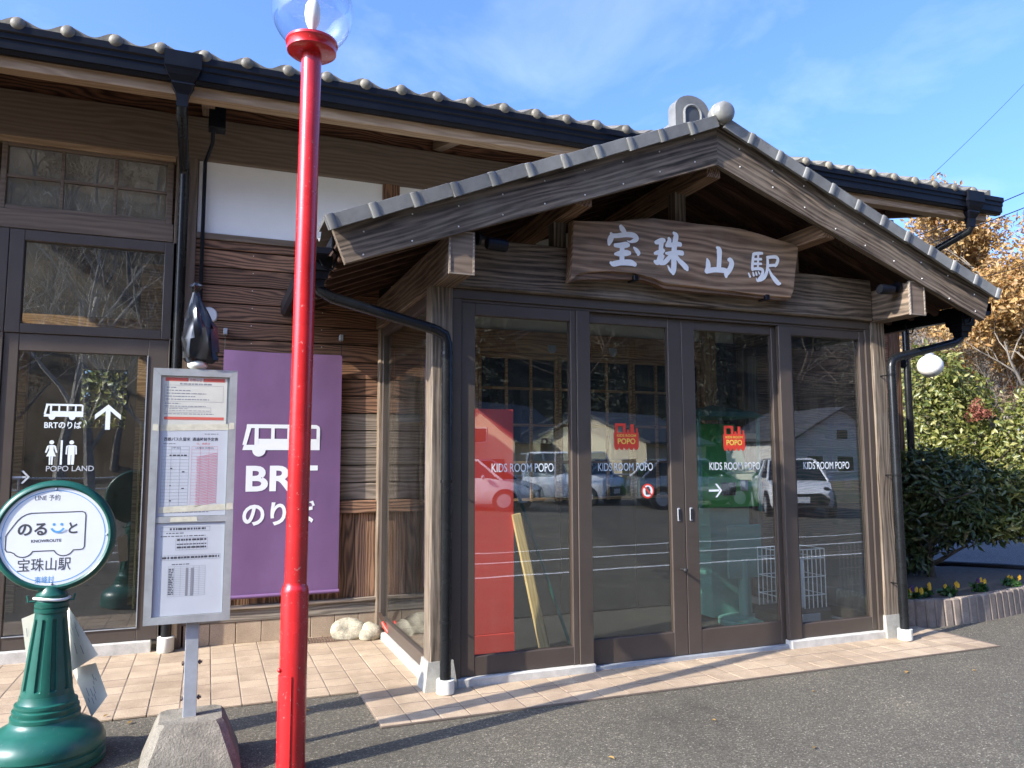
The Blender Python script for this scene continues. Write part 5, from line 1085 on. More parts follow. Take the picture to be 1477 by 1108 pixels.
# ------------------------------------------------------------------ purple banner
BN = thing('banner', 'purple cloth banner with a white bus symbol hung on the timber wall', 'banner', (0.58, 6.78, 0.38))
m = MB(); nx_, nz_ = 24, 40; v = []
X0, X1, Z0, Z1 = 0.094, 1.072, 0.38, 2.425
def by(u, w_): return 6.785-0.004*math.sin(u*9+1)*(1-w_*.6)-0.008*math.sin(u*4.3)*w_-0.004*math.sin(u*17)*max(0, w_-.75)
for off in (0, 0.004):
    for j in range(nz_+1):
        for i in range(nx_+1):
            u, w_ = i/nx_, j/nz_; v.append((X0+(X1-X0)*u, by(u, w_)+off, Z0+(Z1-Z0)*w_+0.008*math.sin(u*math.pi)*(-1 if j == nz_ else 0)))
k = nx_+1; q = k*(nz_+1); f = [(j*k+i, j*k+i+1, (j+1)*k+i+1, (j+1)*k+i) for j in range(nz_) for i in range(nx_)]
m.add(v, f+[tuple(q+a for a in reversed(g_)) for g_ in f]); m.build('cloth', 'banner_purple', BN, 60, recalc=False)
MB().tube([(X0-0.005, 6.782, Z0+0.01), (X1+0.005, 6.782, Z0+0.01)], 0.016, 10).build('bottom_rod', 'banner_purple', BN, 40)
for hx in (X0+0.008, X1-0.008):
    MB().tube([(hx, 6.79, Z1-0.005), (hx, 6.795, Z1+0.145)], 0.003, 6).build('cord', 'rubber', BN)
    MB().box(hx-0.016, hx+0.016, 6.79, 6.85, Z1+0.13, Z1+0.185, 0.004).build('wall_clip', 'steel_grey', BN)
BYF = lambda a_, b_: by((a_-X0)/(X1-X0), (b_-Z0)/(Z1-Z0))-0.0022
bus_icon(0.262, 0.892, 1.535, 1.805, BYF, 'white_vinyl', BN)
text('BRT', 0.297, 0.880, 1.245, 1.458, BYF, 'white_vinyl', BN, bold=0.03)
text('のりば', 0.279, 0.862, 0.960, 1.160, BYF, 'white_vinyl', BN, bold=0.03)

# ------------------------------------------------------------------ stones, trowel
def rock(name, c, sc, seed, lab):
    bm = bmesh.new(); bmesh.ops.create_icosphere(bm, subdivisions=4, radius=1)
    rr = random.Random(seed); ph_ = [(Vector((rr.uniform(-1, 1), rr.uniform(-1, 1), rr.uniform(-1, 1))).normalized(), rr.uniform(1.5, 4), rr.uniform(0, 6)) for _ in range(9)]
    for v_ in bm.verts:
        p = v_.co.copy(); k_ = 1+sum(0.065*math.sin(d.dot(p)*f_+a_) for d, f_, a_ in ph_)+0.012*math.sin(p.x*23+p.z*17)*math.sin(p.y*19)
        v_.co = Vector((p.x*k_*sc[0], p.y*k_*sc[1], max(-0.75, p.z*k_)*sc[2]))
    lo = min(v_.co.z for v_ in bm.verts)
    me = bpy.data.meshes.new(name); bm.to_mesh(me); bm.free(); me.polygons.foreach_set('use_smooth', [True]*len(me.polygons)); me.materials.append(MATS['rock'])
    o = reg(bpy.data.objects.new(name, me), None, Matrix.Translation((c[0], c[1], TZ-lo)) @ Matrix.Rotation(rr.uniform(-.4, .4), 4, 'Z'))
    return tag(o, lab, 'stone')
rock('rock', (1.165, 6.67), (0.125, 0.085, 0.092), 3, 'longer pale rounded stone beside the drain grate')
rock('rock', (1.315, 6.60), (0.098, 0.08, 0.080), 11, 'rounder speckled stone between the longer stone and the trowel')
TR = thing('trowel', 'small garden trowel with a red handle leaning at the porch corner', 'trowel', (1.41, 6.46, 0.07))
MB().tube([(1.432, 6.42, 0.085), (1.412, 6.47, 0.125), (1.400, 6.50, 0.155)], [0.014, 0.018, 0.012], 10).build('handle', 'panel_red', TR, 50)
MB().prism([(1.406, 0.15), (1.384, 0.17), (1.359, 0.22), (1.349, 0.24), (1.364, 0.245), (1.394, 0.225), (1.416, 0.175)], 6.505, 6.512, 'y').build('blade', 'iron_grate', TR)

# ------------------------------------------------------------------ things inside the porch
RP = thing('display_panel', 'tall glossy red panel standing just inside the porch glass', 'panel', (1.92, 5.3, TZ))
MB().box(1.79, 2.188, 5.50, 5.64, TZ+.004, 0.21, 0.004).build('panel_foot', 'panel_red', RP)
MB().box(1.793, 2.185, 5.505, 5.63, 0.212, 1.888, 0.004).build('panel_body', 'panel_red', RP)
pl = thing('timber_plank', 'new yellow timber plank leaning inside the porch window', 'plank', (2.29, 5.30, TZ))
board('plank_body', (2.40, 5.42, 0.05), (2.20, 5.50, 1.09), 0.07, 0.035, 'plank_new', pl, up=(0, 1, 0.2))
board('plank_body', (2.437, 5.44, 0.05), (2.24, 5.52, 1.07), 0.03, 0.035, 'plank_new', pl, up=(0, 1, 0.2), tint=(.7, .62, .5))
tag(MB().tube([(2.60, 5.40, 0.10), (2.20, 5.70, 1.50)], 0.014, 8).build('pole_green', 'cone_green', None, 40), 'thin green pole leaning behind the timber plank in the porch', 'pole')
GMc = thing('play_machine', 'bright green children\'s game machine with a teal canopy inside the porch', 'game machine', (4.58, 6.3, TZ))
MB().prism([(6.05, 1.05), (6.55, 1.05), (6.55, 1.85), (6.38, 1.85), (6.22, 1.45), (6.05, 1.36)], 4.36, 4.93, 'x').build('cabinet', 'machine_green', GMc)
MB().prism([(6.12, 0.03), (6.55, 0.03), (6.55, 1.05), (6.12, 1.05)], 4.42, 4.87, 'x').build('pedestal', 'teal_plastic', GMc)
cpm = MB(); cpm.add([(4.22, 5.98, 1.90), (5.0, 5.98, 1.90), (5.0, 6.6, 1.90), (4.22, 6.6, 1.90), (4.30, 6.05, 1.955), (4.92, 6.05, 1.955), (4.61, 6.3, 2.03), (4.30, 6.55, 1.955), (4.92, 6.55, 1.955)], [(0, 1, 2, 3), (0, 1, 5, 4), (1, 2, 8, 5), (2, 3, 7, 8), (3, 0, 4, 7), (4, 5, 6), (5, 8, 6), (8, 7, 6), (7, 4, 6)])
cpm.build('canopy', 'teal_plastic', GMc)
for xx in (4.27, 4.95): MB().tube([(xx, 6.05, 1.0), (xx, 6.05, 1.90)], 0.018, 8).build('canopy_post', 'teal_plastic', GMc, 40)
MB().box(4.50, 4.66, 6.03, 6.05, 1.16, 1.28, 0.005).build('screen', 'glass_dark', GMc); MB().box(4.72, 4.80, 6.03, 6.05, 1.20, 1.30, 0.005).build('coin_slot', 'steel_grey', GMc)
TS = thing('notice_stand', 'teal notice stand on a round base in front of the game machine', 'stand', (4.60, 5.85, TZ))
MB().box(4.40, 4.78, 5.84, 5.865, 0.42, 0.90, 0.01).build('stand_panel', 'teal_plastic', TS)
MB().tube([(4.59, 5.87, 0.05), (4.59, 5.87, 0.6)], 0.05, 14).build('stand_post', 'teal_plastic', TS, 40)
MB().lathe([(0.24, TZ+.005), (0.24, 0.06), (0.2, 0.075), (0.05, 0.085)], 28, Matrix.Translation((4.59, 5.87, 0))).build('stand_base', 'teal_plastic', TS, 40)
HT = thing('stove', 'kerosene stove with a white wire guard behind the last porch window', 'stove', (5.0, 5.85, TZ))
MB().box(4.62, 5.22, 5.45, 5.80, TZ+.005, 0.19, 0.03).build('stove_base', 'rubber', HT)
MB().box(4.86, 5.06, 5.435, 5.449, 0.07, 0.15, 0.004).build('stove_controls', 'steel_grey', HT)
MB().lathe([(0.10, 0.19), (0.10, 0.58), (0.085, 0.60)], 24, Matrix.Translation((4.93, 5.62, 0))).build('stove_burner', 'white_metal', HT, 40)
gd = MB()
gx0, gx1, gy0, gy1 = 4.68, 5.16, 5.47, 5.78
for k in range(11):
    xx = gx0+(gx1-gx0)*k/10
    gd.tube([(xx, gy0, 0.19), (xx, gy0, 0.70)], 0.005, 5); gd.tube([(xx, gy1, 0.19), (xx, gy1, 0.70)], 0.005, 5)
for z_ in (0.30, 0.46, 0.62, 0.70): gd.tube([(gx0, gy0, z_), (gx1, gy0, z_), (gx1, gy1, z_), (gx0, gy1, z_), (gx0, gy0, z_)], 0.005, 5)
gd.build('wire_guard', 'white_metal', HT)
CT = thing('security_camera', 'cream security camera on an arm inside the porch', 'camera', (5.0, 6.6, 1.75))
MB().tube([(5.15, 6.75, 1.85), (5.0, 6.4, 1.80), (4.96, 6.3, 1.76)], 0.018, 8).build('camera_arm', 'house_cream', CT, 40)
MB().box(4.86, 5.06, 6.2, 6.27, 1.70, 1.755, 0.008).build('camera_body', 'house_cream', CT)

# ------------------------------------------------------------------ wall lamp at the far corner
WL = thing('wall_lamp', 'white globe wall lamp on the far corner of the station', 'wall lamp', (7.9, 6.55, 2.5))
MB().lathe([(0.055, 0), (0.055, 0.02), (0.03, 0.035)], 20, Matrix.Translation((7.742, 6.80, 2.64)) @ Matrix.Rotation(R(90), 4, 'Y')).build('lamp_bracket', 'gutter_black', WL, 40)
MB().tube([(7.75, 6.80, 2.65), (7.90, 6.66, 2.78), (7.96, 6.60, 2.77), (7.96, 6.60, 2.70)], 0.014, 8).build('lamp_arm', 'gutter_black', WL, 40)
MB().sphere((7.96, 6.60, 2.595), 0.142, 28, 16, (1, 1, 0.94)).build('lamp_globe', 'lamp_white', WL, 60)
MB().lathe([(0.05, 2.705), (0.05, 2.73), (0.03, 2.75)], 18, Matrix.Translation((7.96, 6.60, 0))).build('lamp_cap', 'steel_grey', WL, 40)
# ------------------------------------------------------------------ planting
def leaves(name, mat, blobs, n, size, parent, seed=0, aspect=0.45, shell=0.55, droop=0.0, up=0.25):
    """n folded leaves scattered through ellipsoids (cx,cy,cz,rx,ry,rz)"""
    g = np.random.default_rng(seed); B = np.array(blobs, float)
    vol = (B[:, 3]*B[:, 4]*B[:, 5])**(2/3); idx = g.choice(len(B), n, p=vol/vol.sum())
    d = g.normal(size=(n, 3)); d /= np.linalg.norm(d, axis=1)[:, None]
    r = shell+(1-shell)*g.random(n)**0.6; r *= 1+0.10*g.normal(size=n)
    P = B[idx, :3]+d*r[:, None]*B[idx, 3:]
    nrm = d+g.normal(size=(n, 3))*0.7+np.array([0, 0, up]); nrm /= np.linalg.norm(nrm, axis=1)[:, None]
    t = g.normal(size=(n, 3))+d*0.8-np.array([0, 0, droop]); t -= nrm*(t*nrm).sum(1)[:, None]; t /= np.linalg.norm(t, axis=1)[:, None]
    b = np.cross(nrm, t); s = size*(0.6+0.8*g.random(n))
    V = np.empty((n, 4, 3)); V[:, 0] = P; V[:, 1] = P+t*(s*.45)[:, None]+b*(s*aspect*.5)[:, None]+nrm*(s*.08)[:, None]
    V[:, 2] = P+t*s[:, None]-nrm*(s*.12)[:, None]; V[:, 3] = P+t*(s*.45)[:, None]-b*(s*aspect*.5)[:, None]+nrm*(s*.08)[:, None]
    lo = V.reshape(-1, 3).min(0); hi = V.reshape(-1, 3).max(0); c = np.array([(lo[0]+hi[0])/2, (lo[1]+hi[1])/2, lo[2]])
    V = (V-c).reshape(-1, 3).astype(np.float32)
    me = bpy.data.meshes.new(name); me.vertices.add(4*n); me.vertices.foreach_set('co', V.ravel())
    F = (np.arange(n)[:, None]*4+np.array([[0, 1, 2, 0, 2, 3]])).ravel().astype(np.int32)
    me.loops.add(6*n); me.loops.foreach_set('vertex_index', F); me.polygons.add(2*n)
    me.polygons.foreach_set('loop_start', np.arange(0, 6*n, 3, dtype=np.int32)); me.update(calc_edges=True); me.validate()
    me.materials.append(MATS[mat])
    return reg(bpy.data.objects.new(name, me), parent, Matrix.Translation(c))
def branches(seed, height, r0, levels=4, spread=0.6, lean=(0, 0), nchild=(3, 5), up=0.25, sides=(7, 5, 4, 3, 3), first=0.3):
    """a branching skeleton: tubes for the trunk, limbs and twigs; returns MB and the twig tips"""
    rr = random.Random(seed); mb = MB(); tips = []
    def grow(p, d, ln, r, lev):
        n = 4 if lev < 2 else 3; pts = [p]; dd = d.copy()
        for i in range(n):
            dd = (dd+Vector((rr.uniform(-1, 1), rr.uniform(-1, 1), rr.uniform(-.6, 1)))*0.16+Vector((0, 0, up*0.12))).normalized(); pts.append(pts[-1]+dd*ln/n)
        mb.tube(pts, [max(0.004, r*(1-0.62*i/n)) for i in range(n+1)], sides[min(lev, 4)], cap=False)
        if lev >= levels: tips.append(pts[-1]); return
        for k in range(rr.randint(*nchild)+(2 if lev == 0 else 0)):
            f = rr.uniform(first if lev == 0 else 0.3, 1.0); i = min(n-1, int(f*n)); q = pts[i].lerp(pts[i+1], f*n-i)
            ax = Vector((rr.uniform(-1, 1), rr.uniform(-1, 1), rr.uniform(-.2, .5))).normalized()
            nd = (dd*(1-spread)+ax*spread+Vector((0, 0, up*0.5))).normalized()
            grow(q, nd, ln*rr.uniform(.45, .68), r*(1-0.62*f)*rr.uniform(.5, .7), lev+1)
    grow(Vector((0, 0, 0)), Vector((lean[0], lean[1], 1)).normalized(), height, r0, 0)
    return mb, tips

# stone-edged flower bed
PL = thing('planter_bed', 'raised flower bed edged with upright brown concrete blocks beside the porch', 'flower bed', (6.9, 5.8, 0))
edge = [(5.80, 6.75), (5.76, 6.2), (5.74, 5.6), (5.79, 5.33), (5.88, 5.22), (6.02, 5.165), (6.25, 5.15), (6.75, 5.17), (7.4, 5.285), (8.2, 5.50), (9.2, 5.86)]
E_ = catmull([(a, b, 0) for a, b in edge], 14); acc = 0; last = E_[0]; rb_ = random.Random(3); nexts = 0.0
dense = []
for a, b in zip(E_[:-1], E_[1:]):
    for t_ in np.linspace(0, 1, 12, endpoint=False): dense.append(a*(1-t_)+b*t_)
dense = np.array(dense); seg = np.hypot(*np.diff(dense[:, :2], axis=0).T); cum = np.concatenate([[0], np.cumsum(seg)])
pos = 0.03
while pos < cum[-1]-0.1:
    wd = rb_.uniform(0.098, 0.112); i = np.searchsorted(cum, pos+wd/2)-1; p = dense[i]; q = dense[min(i+5, len(dense)-1)]; an = math.atan2(q[1]-p[1], q[0]-p[0])
    M_ = Matrix.Translation((p[0], p[1], 0)) @ Matrix.Rotation(an, 4, 'Z') @ Matrix.Rotation(R(-4), 4, 'X')
    h_ = 0.235+rb_.uniform(-.006, .006)
    b_ = MB(); b_.box(-wd/2+0.004, wd/2-0.004, 0.0, 0.075, -0.02, h_, 0.012)
    me = b_.mesh('edging_block'); me.materials.append(MATS['brick_edge']); reg(bpy.data.objects.new('edging_block', me), PL, M_)
    pos += wd
sp_ = [(5.84, 6.75), (5.80, 6.2), (5.80, 5.6), (5.86, 5.36), (5.95, 5.28), (6.25, 5.21), (6.75, 5.23), (7.4, 5.345), (8.2, 5.56), (9.2, 5.9), (8.75, 6.9), (7.75, 6.9)]
sm = MB(); cpt = (7.2, 6.1); grid = []
sm.prism(sp_, 0.0, 0.195, 'z'); sm.build('bed_soil', 'soil', PL)
MB().tube([(9.25, 5.92, 0.2), (8.9, 6.5, 0.21), (8.4, 7.05, 0.21)], 0.035, 8).build('edging_strip', 'rubber', PL, 40)
# dark evergreen shrub in the bed
DS = thing('evergreen_shrub', 'dark green evergreen shrub growing in the flower bed at the station corner', 'shrub', (7.55, 6.35, 0.19))
br, _ = branches(21, 0.75, 0.05, levels=2, spread=0.75, nchild=(4, 6), first=0.1)
o = br.build('trunk', 'bark_dark', DS, recalc=False, centre=False); o.matrix_basis = Matrix.Translation((7.50, 6.35, 0.18)); WM[o] = o.matrix_basis.copy()
bl = [(7.75, 6.30, 1.05, .55, .45, .42), (7.45, 6.40, 1.15, .36, .36, .42), (8.15, 6.15, 0.98, .45, .4, .38), (7.45, 6.35, 0.72, .30, .28, .30), (8.50, 6.05, 0.92, .38, .35, .30), (7.85, 6.15, 0.80, .42, .3, .25), (8.0, 6.25, 1.28, .38, .32, .22), (7.35, 6.45, 0.45, .18, .2, .22), (8.9, 6.1, 1.0, .35, .35, .3), (7.62, 6.42, 1.42, .30, .28, .2)]
leaves('foliage', 'leaf_dark', bl, 11000, 0.095, DS, 4, aspect=0.34, shell=0.45, droop=0.25)
DS2 = leaves('foliage', 'leaf_olive', [(8.35, 5.95, 1.18, .36, .3, .2), (8.7, 5.9, 0.95, .36, .3, .24), (8.15, 5.9, 0.76, .28, .2, .13), (9.0, 5.95, 1.1, .3, .3, .25)], 2600, 0.10, DS, 9, aspect=0.36)  # olive leaves put the shrub's sunlit right side into the colour
# pansies
pz = [(6.15, 5.42, 'yellow and maroon pansies nearest the downpipe', 1), (6.34, 5.48, 'small yellow pansies in the bed second from the downpipe', 0), (6.62, 5.44, 'single yellow pansy with dense leaves in mid bed', 0), (7.12, 5.50, 'purple and yellow pansies in mid bed', 1), (7.72, 5.60, 'pale yellow pansies toward the outer end of the bed', 0)]
for k, (fx, fy, lab, pur) in enumerate(pz):
    f_ = thing('pansy_plant', lab, 'flower', (fx, fy, 0.195), 'pansies planted in the flower bed')
    leaves('leaves', 'leaf_bed', [(fx, fy, 0.225, .075, .06, .035)], 130, 0.05, f_, 30+k, aspect=0.6, shell=0.2)
    rr = random.Random(50+k)
    for j in range(5 if pur else 3):
        a = (fx+rr.uniform(-.07, .07), fy+rr.uniform(-.06, .03), 0.275+rr.uniform(-.02, .035))
        m = MB()
        for t_ in range(5):
            an = 2*math.pi*t_/5+0.3; c_ = (a[0]+0.013*math.cos(an), a[1]-0.004*(t_ % 2), a[2]+0.013*math.sin(an))
            m.add([(c_[0]+0.015*math.cos(u), c_[1]+0.003*math.sin(u*2)-0.0006*t_, c_[2]+0.015*math.sin(u)) for u in [2*math.pi*i/9 for i in range(9)]], [tuple(range(9))])
        m.tube([(a[0], a[1]+0.006, a[2]), (a[0], a[1]+0.02, 0.20)], 0.002, 4)
        m.build('bloom', 'petal_purple' if (pur and j % 2) else 'petal_yellow', f_, recalc=False)
# hedge shrubs beyond the road, bright olive
def shrub(name, lab, base, blobs, n, size, mat, seed, group=None, cat='shrub', trunk=0.07):
    t_ = thing(name, lab, cat, base, group)
    b_, _ = branches(seed, max(0.6, base[3] if len(base) > 3 else 1.2), trunk, levels=2, spread=0.7, first=0.1) if False else branches(seed, 1.4, trunk, levels=2, spread=0.7, first=0.1)
    o = b_.build('trunk', 'bark_dark', t_, recalc=False, centre=False); o.matrix_basis = Matrix.Translation(base); WM[o] = o.matrix_basis.copy()
    leaves('crown', mat, blobs, n, size, t_, seed, shell=0.55)
    return t_
def far_out(bl, k=1.62): return [(x_*k, y_*k, 1.5+(z_-1.5)*k, a_*k, b_*k, c_*k) for x_, y_, z_, a_, b_, c_ in bl]
shrub('garden_shrub', 'tall rounded olive green shrub directly behind the white wall lamp', (20.1, 16.7, 0), far_out([(12.3, 10.2, 2.1, 1.0, .9, 1.2), (12.0, 10.4, 1.3, .9, .9, 1.0), (12.9, 10.0, 1.7, .9, .8, 1.0), (12.35, 10.2, 2.95, .6, .6, .65), (13.2, 9.8, 1.0, .8, .8, .8), (12.75, 10.0, 2.6, .55, .5, .5)]), 13000, 0.17, 'leaf_olive', 61)
shrub('garden_shrub', 'broad olive green shrub at the right edge behind the dark evergreen', (21.4, 14.4, 0), far_out([(12.9, 8.9, 1.4, .8, .8, 1.1), (13.6, 8.6, 1.7, .9, .9, 1.2), (12.5, 9.2, .95, .7, .7, .7), (13.9, 8.3, 1.0, .9, .8, .9), (13.3, 8.7, 2.3, .7, .6, .6), (14.6, 8.1, 1.8, 1.0, .9, 1.3)]), 13000, 0.17, 'leaf_olive', 62)
shrub('maple_shrub', 'small dull red maple between the two olive shrubs', (19.6, 15.0, 0), far_out([(12.32, 9.3, 2.28, .20, .2, .07), (12.26, 9.3, 2.40, .10, .1, .12), (12.42, 9.25, 2.24, .14, .12, .06), (12.2, 9.35, 2.2, .14, .12, .05)]), 420, 0.10, 'leaf_red', 63, cat='tree', trunk=0.04)
shrub('platform_shrub', 'sunlit yellow green shrub seen through the hall door', (-1.5, 14.5, 0), [(-1.9, 15.6, 2.2, 1.3, .6, 1.7), (-0.7, 15.6, 2.6, 1.3, .6, 1.6), (-2.9, 15.8, 2.6, 1.3, .6, 1.6), (-1.5, 15.8, 3.2, 1.5, .6, 1.2)], 14000, 0.15, 'leaf_olive', 64)

# ------------------------------------------------------------------ hills
def hill(name, origin, ux, uy, L_, D_, H_, seed):
    """a slope rising away from its foot line; ux runs along the foot, uy up the slope"""
    g = random.Random(seed); ph_ = [(g.uniform(.02, .09), g.uniform(.02, .09), g.uniform(0, 6)) for _ in range(8)]
    n, k = 60, 30; v = []
    for j in range(k+1):
        for i in range(n+1):
            a = (i/n-.5)*L_; b = j/k*D_
            s_ = j/k; h = H_*(s_**0.9)*(1+0.12*math.sin(a*0.03+seed))+sum(math.sin(a*f1+b*f2+p_) for f1, f2, p_ in ph_)*0.45*min(1, s_*4)
            v.append((origin[0]+ux[0]*a+uy[0]*b, origin[1]+ux[1]*a+uy[1]*b, origin[2]-0.6+h))
    m = MB(); m.add(v, [(j*(n+1)+i, j*(n+1)+i+1, (j+1)*(n+1)+i+1, (j+1)*(n+1)+i) for j in range(k) for i in range(n)])
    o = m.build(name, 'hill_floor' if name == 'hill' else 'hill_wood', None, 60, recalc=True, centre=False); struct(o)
    def at(a, b):
        s_ = b/D_; h = H_*(s_**0.9)*(1+0.12*math.sin(a*0.03+seed)) if s_ > 0 else 0
        return (origin[0]+ux[0]*a+uy[0]*b, origin[1]+ux[1]*a+uy[1]*b, origin[2]-0.6+h)
    return at
dirv = Vector((math.sin(R(58)), math.cos(R(58)))); perp = Vector((dirv.y, -dirv.x))
hr = hill('hill', (dirv.x*44, dirv.y*44, 0), perp, dirv, 150, 90, 25, 2)
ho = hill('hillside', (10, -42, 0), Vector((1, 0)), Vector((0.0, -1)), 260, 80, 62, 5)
# bare trees: two kinds, each copied as an individual
def proto_tree(seed, h, r, lev):
    mb, tips = branches(seed, h, r, levels=lev, spread=0.55, nchild=(3, 4), up=0.35, first=0.25)
    me = mb.mesh('trunk', None, recalc=False); me.materials.append(MATS['bark']); return me, tips
bare = [proto_tree(s_, 4.6, 0.13, 4) for s_ in (101, 102, 103)]
def lf_mesh(tips, mat, n, size, seed):
    g = np.random.default_rng(seed); T = np.array([t_[:] for t_ in tips]); idx = g.integers(0, len(T), n)
    o = leaves('crown', mat, [(0, 0, 0, 1, 1, 1)], 4, 0.1, None, 1); bpy.data.objects.remove(o)
    blobs = [(*T[i], .36, .36, .32) for i in g.choice(len(T), min(len(T), 190), replace=False)]
    o = leaves('crown', mat, blobs, n, size, None, seed, shell=0.2); me = o.data; off = WM[o].translation.copy(); WM.pop(o); bpy.data.objects.remove(o); return me, off
def plant_tree(tk, loc, scl, rot, lab, group, crown=None, name='bare_tree'):
    me, tips = bare[tk]; t_ = thing(name, lab, 'tree', loc, group)
    M_ = Matrix.Translation(loc) @ Matrix.Rotation(rot, 4, 'Z') @ Matrix.Diagonal((scl, scl, scl, 1))
    reg(bpy.data.objects.new('trunk', me), t_, M_)
    if crown: reg(bpy.data.objects.new('crown', crown[0]), t_, M_ @ Matrix.Translation(crown[1]))
    return t_
rt = random.Random(17)
sparse = [lf_mesh(bare[k][1], 'leaf_brown', 3200, 0.13, 70+k) for k in range(3)]
full = [lf_mesh(bare[k][1], 'leaf_orange', 15000, 0.15, 80+k) for k in range(3)]
cnt = 0
for j in range(7):
    for i in range(11):
        a = -30+i*5.2+rt.uniform(-2, 2); b = 1+j*6.0+rt.uniform(-2, 2)
        p = hr(a, b); k = rt.randrange(3)
        plant_tree(k, (p[0], p[1], p[2]-0.3), rt.uniform(.85, 1.25), rt.uniform(0, 6), 'brown winter tree standing in the wood on the hill', 'winter trees on the hill', sparse[k])
for k, (lx, ly, s_, lab) in enumerate(((36.5, 25.2, 1.8, 'tall orange autumn tree nearest the roof end'), (42.0, 24.8, 2.0, 'large orange autumn tree at the right edge of the picture'), (40.0, 31.0, 1.75, 'orange autumn tree behind the end of the porch roof'), (46.0, 31.5, 2.1, 'orange autumn tree farther up behind the other autumn trees'), (38.5, 27.2, 1.7, 'orange autumn tree between the two nearest autumn trees'), (45.5, 28.0, 1.9, 'orange autumn tree just behind the large one at the right edge'))):
    plant_tree(k % 3, (lx, ly, 0), s_, 1.3*k, lab, 'autumn trees beyond the road', full[k % 3], 'autumn_tree')
cd_me = branches(131, 7.5, 0.16, levels=1, spread=0.8, nchild=(6, 8), up=0.1)[0].mesh('trunk', None, recalc=False); cd_me.materials.append(MATS['bark_dark'])
_cb = [(0, 0, 1.6+k*0.85, 1.55*(1-k/8.5), 1.55*(1-k/8.5), 0.75) for k in range(8)]
_o = leaves('crown', 'leaf_shaded_slope', _cb, 2600, 0.42, None, 77, aspect=0.3, shell=0.4, droop=0.6); cd_cr, cd_off = _o.data, WM.pop(_o).translation.copy(); bpy.data.objects.remove(_o)
for j in range(5):
    for i in range(16):
        a = -52+i*7.4+rt.uniform(-2.5, 2.5); b = 2+j*10+rt.uniform(-3, 3); p = ho(a, b); k = rt.randrange(3)
        if a < -2:
            plant_tree(k, (p[0], p[1], p[2]-0.3), rt.uniform(1.3, 2.0), rt.uniform(0, 6), 'bare tree on the wooded slope across the road', 'bare trees across the road', sparse[k] if rt.random() < .7 else None)
        else:
            t_ = thing('added_dark_tree', 'dark conical tree added for the shade of the slope across the road', 'tree', p, 'dark trees added across the road'); s_ = rt.uniform(1.2, 1.8)  # conical dark trees added so the shaded slope mirrors dark
            M_ = Matrix.Translation((p[0], p[1], p[2]-.3)) @ Matrix.Rotation(rt.uniform(0, 6), 4, 'Z') @ Matrix.Diagonal((s_, s_, s_, 1))
            reg(bpy.data.objects.new('trunk', cd_me), t_, M_); reg(bpy.data.objects.new('crown', cd_cr), t_, M_ @ Matrix.Translation(cd_off))
# trees nearer across the road that the windows mirror
pale_me = []
for me_, tips_ in bare:
    m2 = me_.copy(); m2.name = 'trunk'; m2.materials.clear(); m2.materials.append(MATS['bark_pale']); pale_me.append(m2)
for k, (lx, ly, s_) in enumerate(((-6.5, -13.5, 1.25), (-3.6, -15.5, 1.5), (-1.2, -13.0, 1.2), (1.0, -16.5, 1.5), (4.0, -15.0, 1.3), (-10, -17, 1.6), (-5.0, -18, 1.7))):
    t_ = thing('roadside_tree', 'bare pale barked tree by the road opposite the station', 'tree', (lx, ly, 0), 'bare trees opposite the station')
    reg(bpy.data.objects.new('trunk', pale_me[k % 3]), t_, Matrix.Translation((lx, ly, 0)) @ Matrix.Rotation(k*1.1, 4, 'Z') @ Matrix.Diagonal((s_, s_, s_, 1)))

# ------------------------------------------------------------------ houses
def house(name, lab, loc, wx, wy, h, rh, wall, roof, rot=0, wins=()):
    t_ = thing(name, lab, 'house', loc); M0 = Matrix.Translation(loc) @ Matrix.Rotation(rot, 4, 'Z')
    def put(mb, nm, mt, par=t_):
        me = mb.mesh(nm); me.materials.append(MATS[mt]); return reg(bpy.data.objects.new(nm, me), par, M0)
    put(MB().prism([(-wx/2, 0), (wx/2, 0), (wx/2, h), (0, h+rh), (-wx/2, h)], -wy/2, wy/2, 'y'), 'wall', wall)
    r_ = MB()
    for s_ in (-1, 1): r_.prism([(0, h+rh+.05), (s_*(wx/2+.5), h-rh/(wx/2)*.5+.05), (s_*(wx/2+.5), h-rh/(wx/2)*.5+.2), (0, h+rh+.2)], -wy/2-.5, wy/2+.5, 'y')
    put(r_, 'roof', roof)
    for (u, z0, z1, w_) in wins:
        f = put(frame_rect(u-w_/2, u+w_/2, z0, z1, .06, .06, .06, .06, wy/2-.02, wy/2+.05), 'window', 'white_metal')
        put(MB().box(u-w_/2+.05, u+w_/2-.05, wy/2, wy/2+.02, z0+.05, z1-.05), 'pane', 'car_glass', f)
    put(MB().box(wx/2-1.6, wx/2-.7, wy/2-.02, wy/2+.04, 0, 2.0), 'door', 'bark_dark')
    return t_
house('house', 'white gabled house mirrored in the last porch window', (41, -35, -0.5), 8.5, 7, 3.4, 2.0, 'house_white', 'house_roof', 0, [(-2.2, 1.0, 2.2, 1.4), (0.4, 1.0, 2.2, 1.4), (0.2, 3.3, 4.1, 1.0)])
house('house', 'cream gabled house mirrored in the second porch window', (17.5, -36, -0.5), 6, 7, 3.2, 2.2, 'house_cream', 'house_roof', R(52), [(-1.4, 1.0, 2.2, 1.3), (0.6, 3.1, 4.0, .9)])
house('house', 'cream house with a long dark roof mirrored beside the train logo', (24.5, -33, -0.5), 8, 8, 3.0, 1.8, 'house_cream', 'house_roof', R(60), [(-1.4, .9, 2.1, 1.5)])
house('house', 'pale two storey house mirrored behind the red panel', (10.5, -37, -0.5), 6, 7, 4.6, 1.5, 'house_white', 'house_roof', 0, [(-1.5, 1.0, 2.2, 1.2), (1.0, 3.2, 4.2, 1.1), (-1.5, 3.2, 4.2, 1.1)])
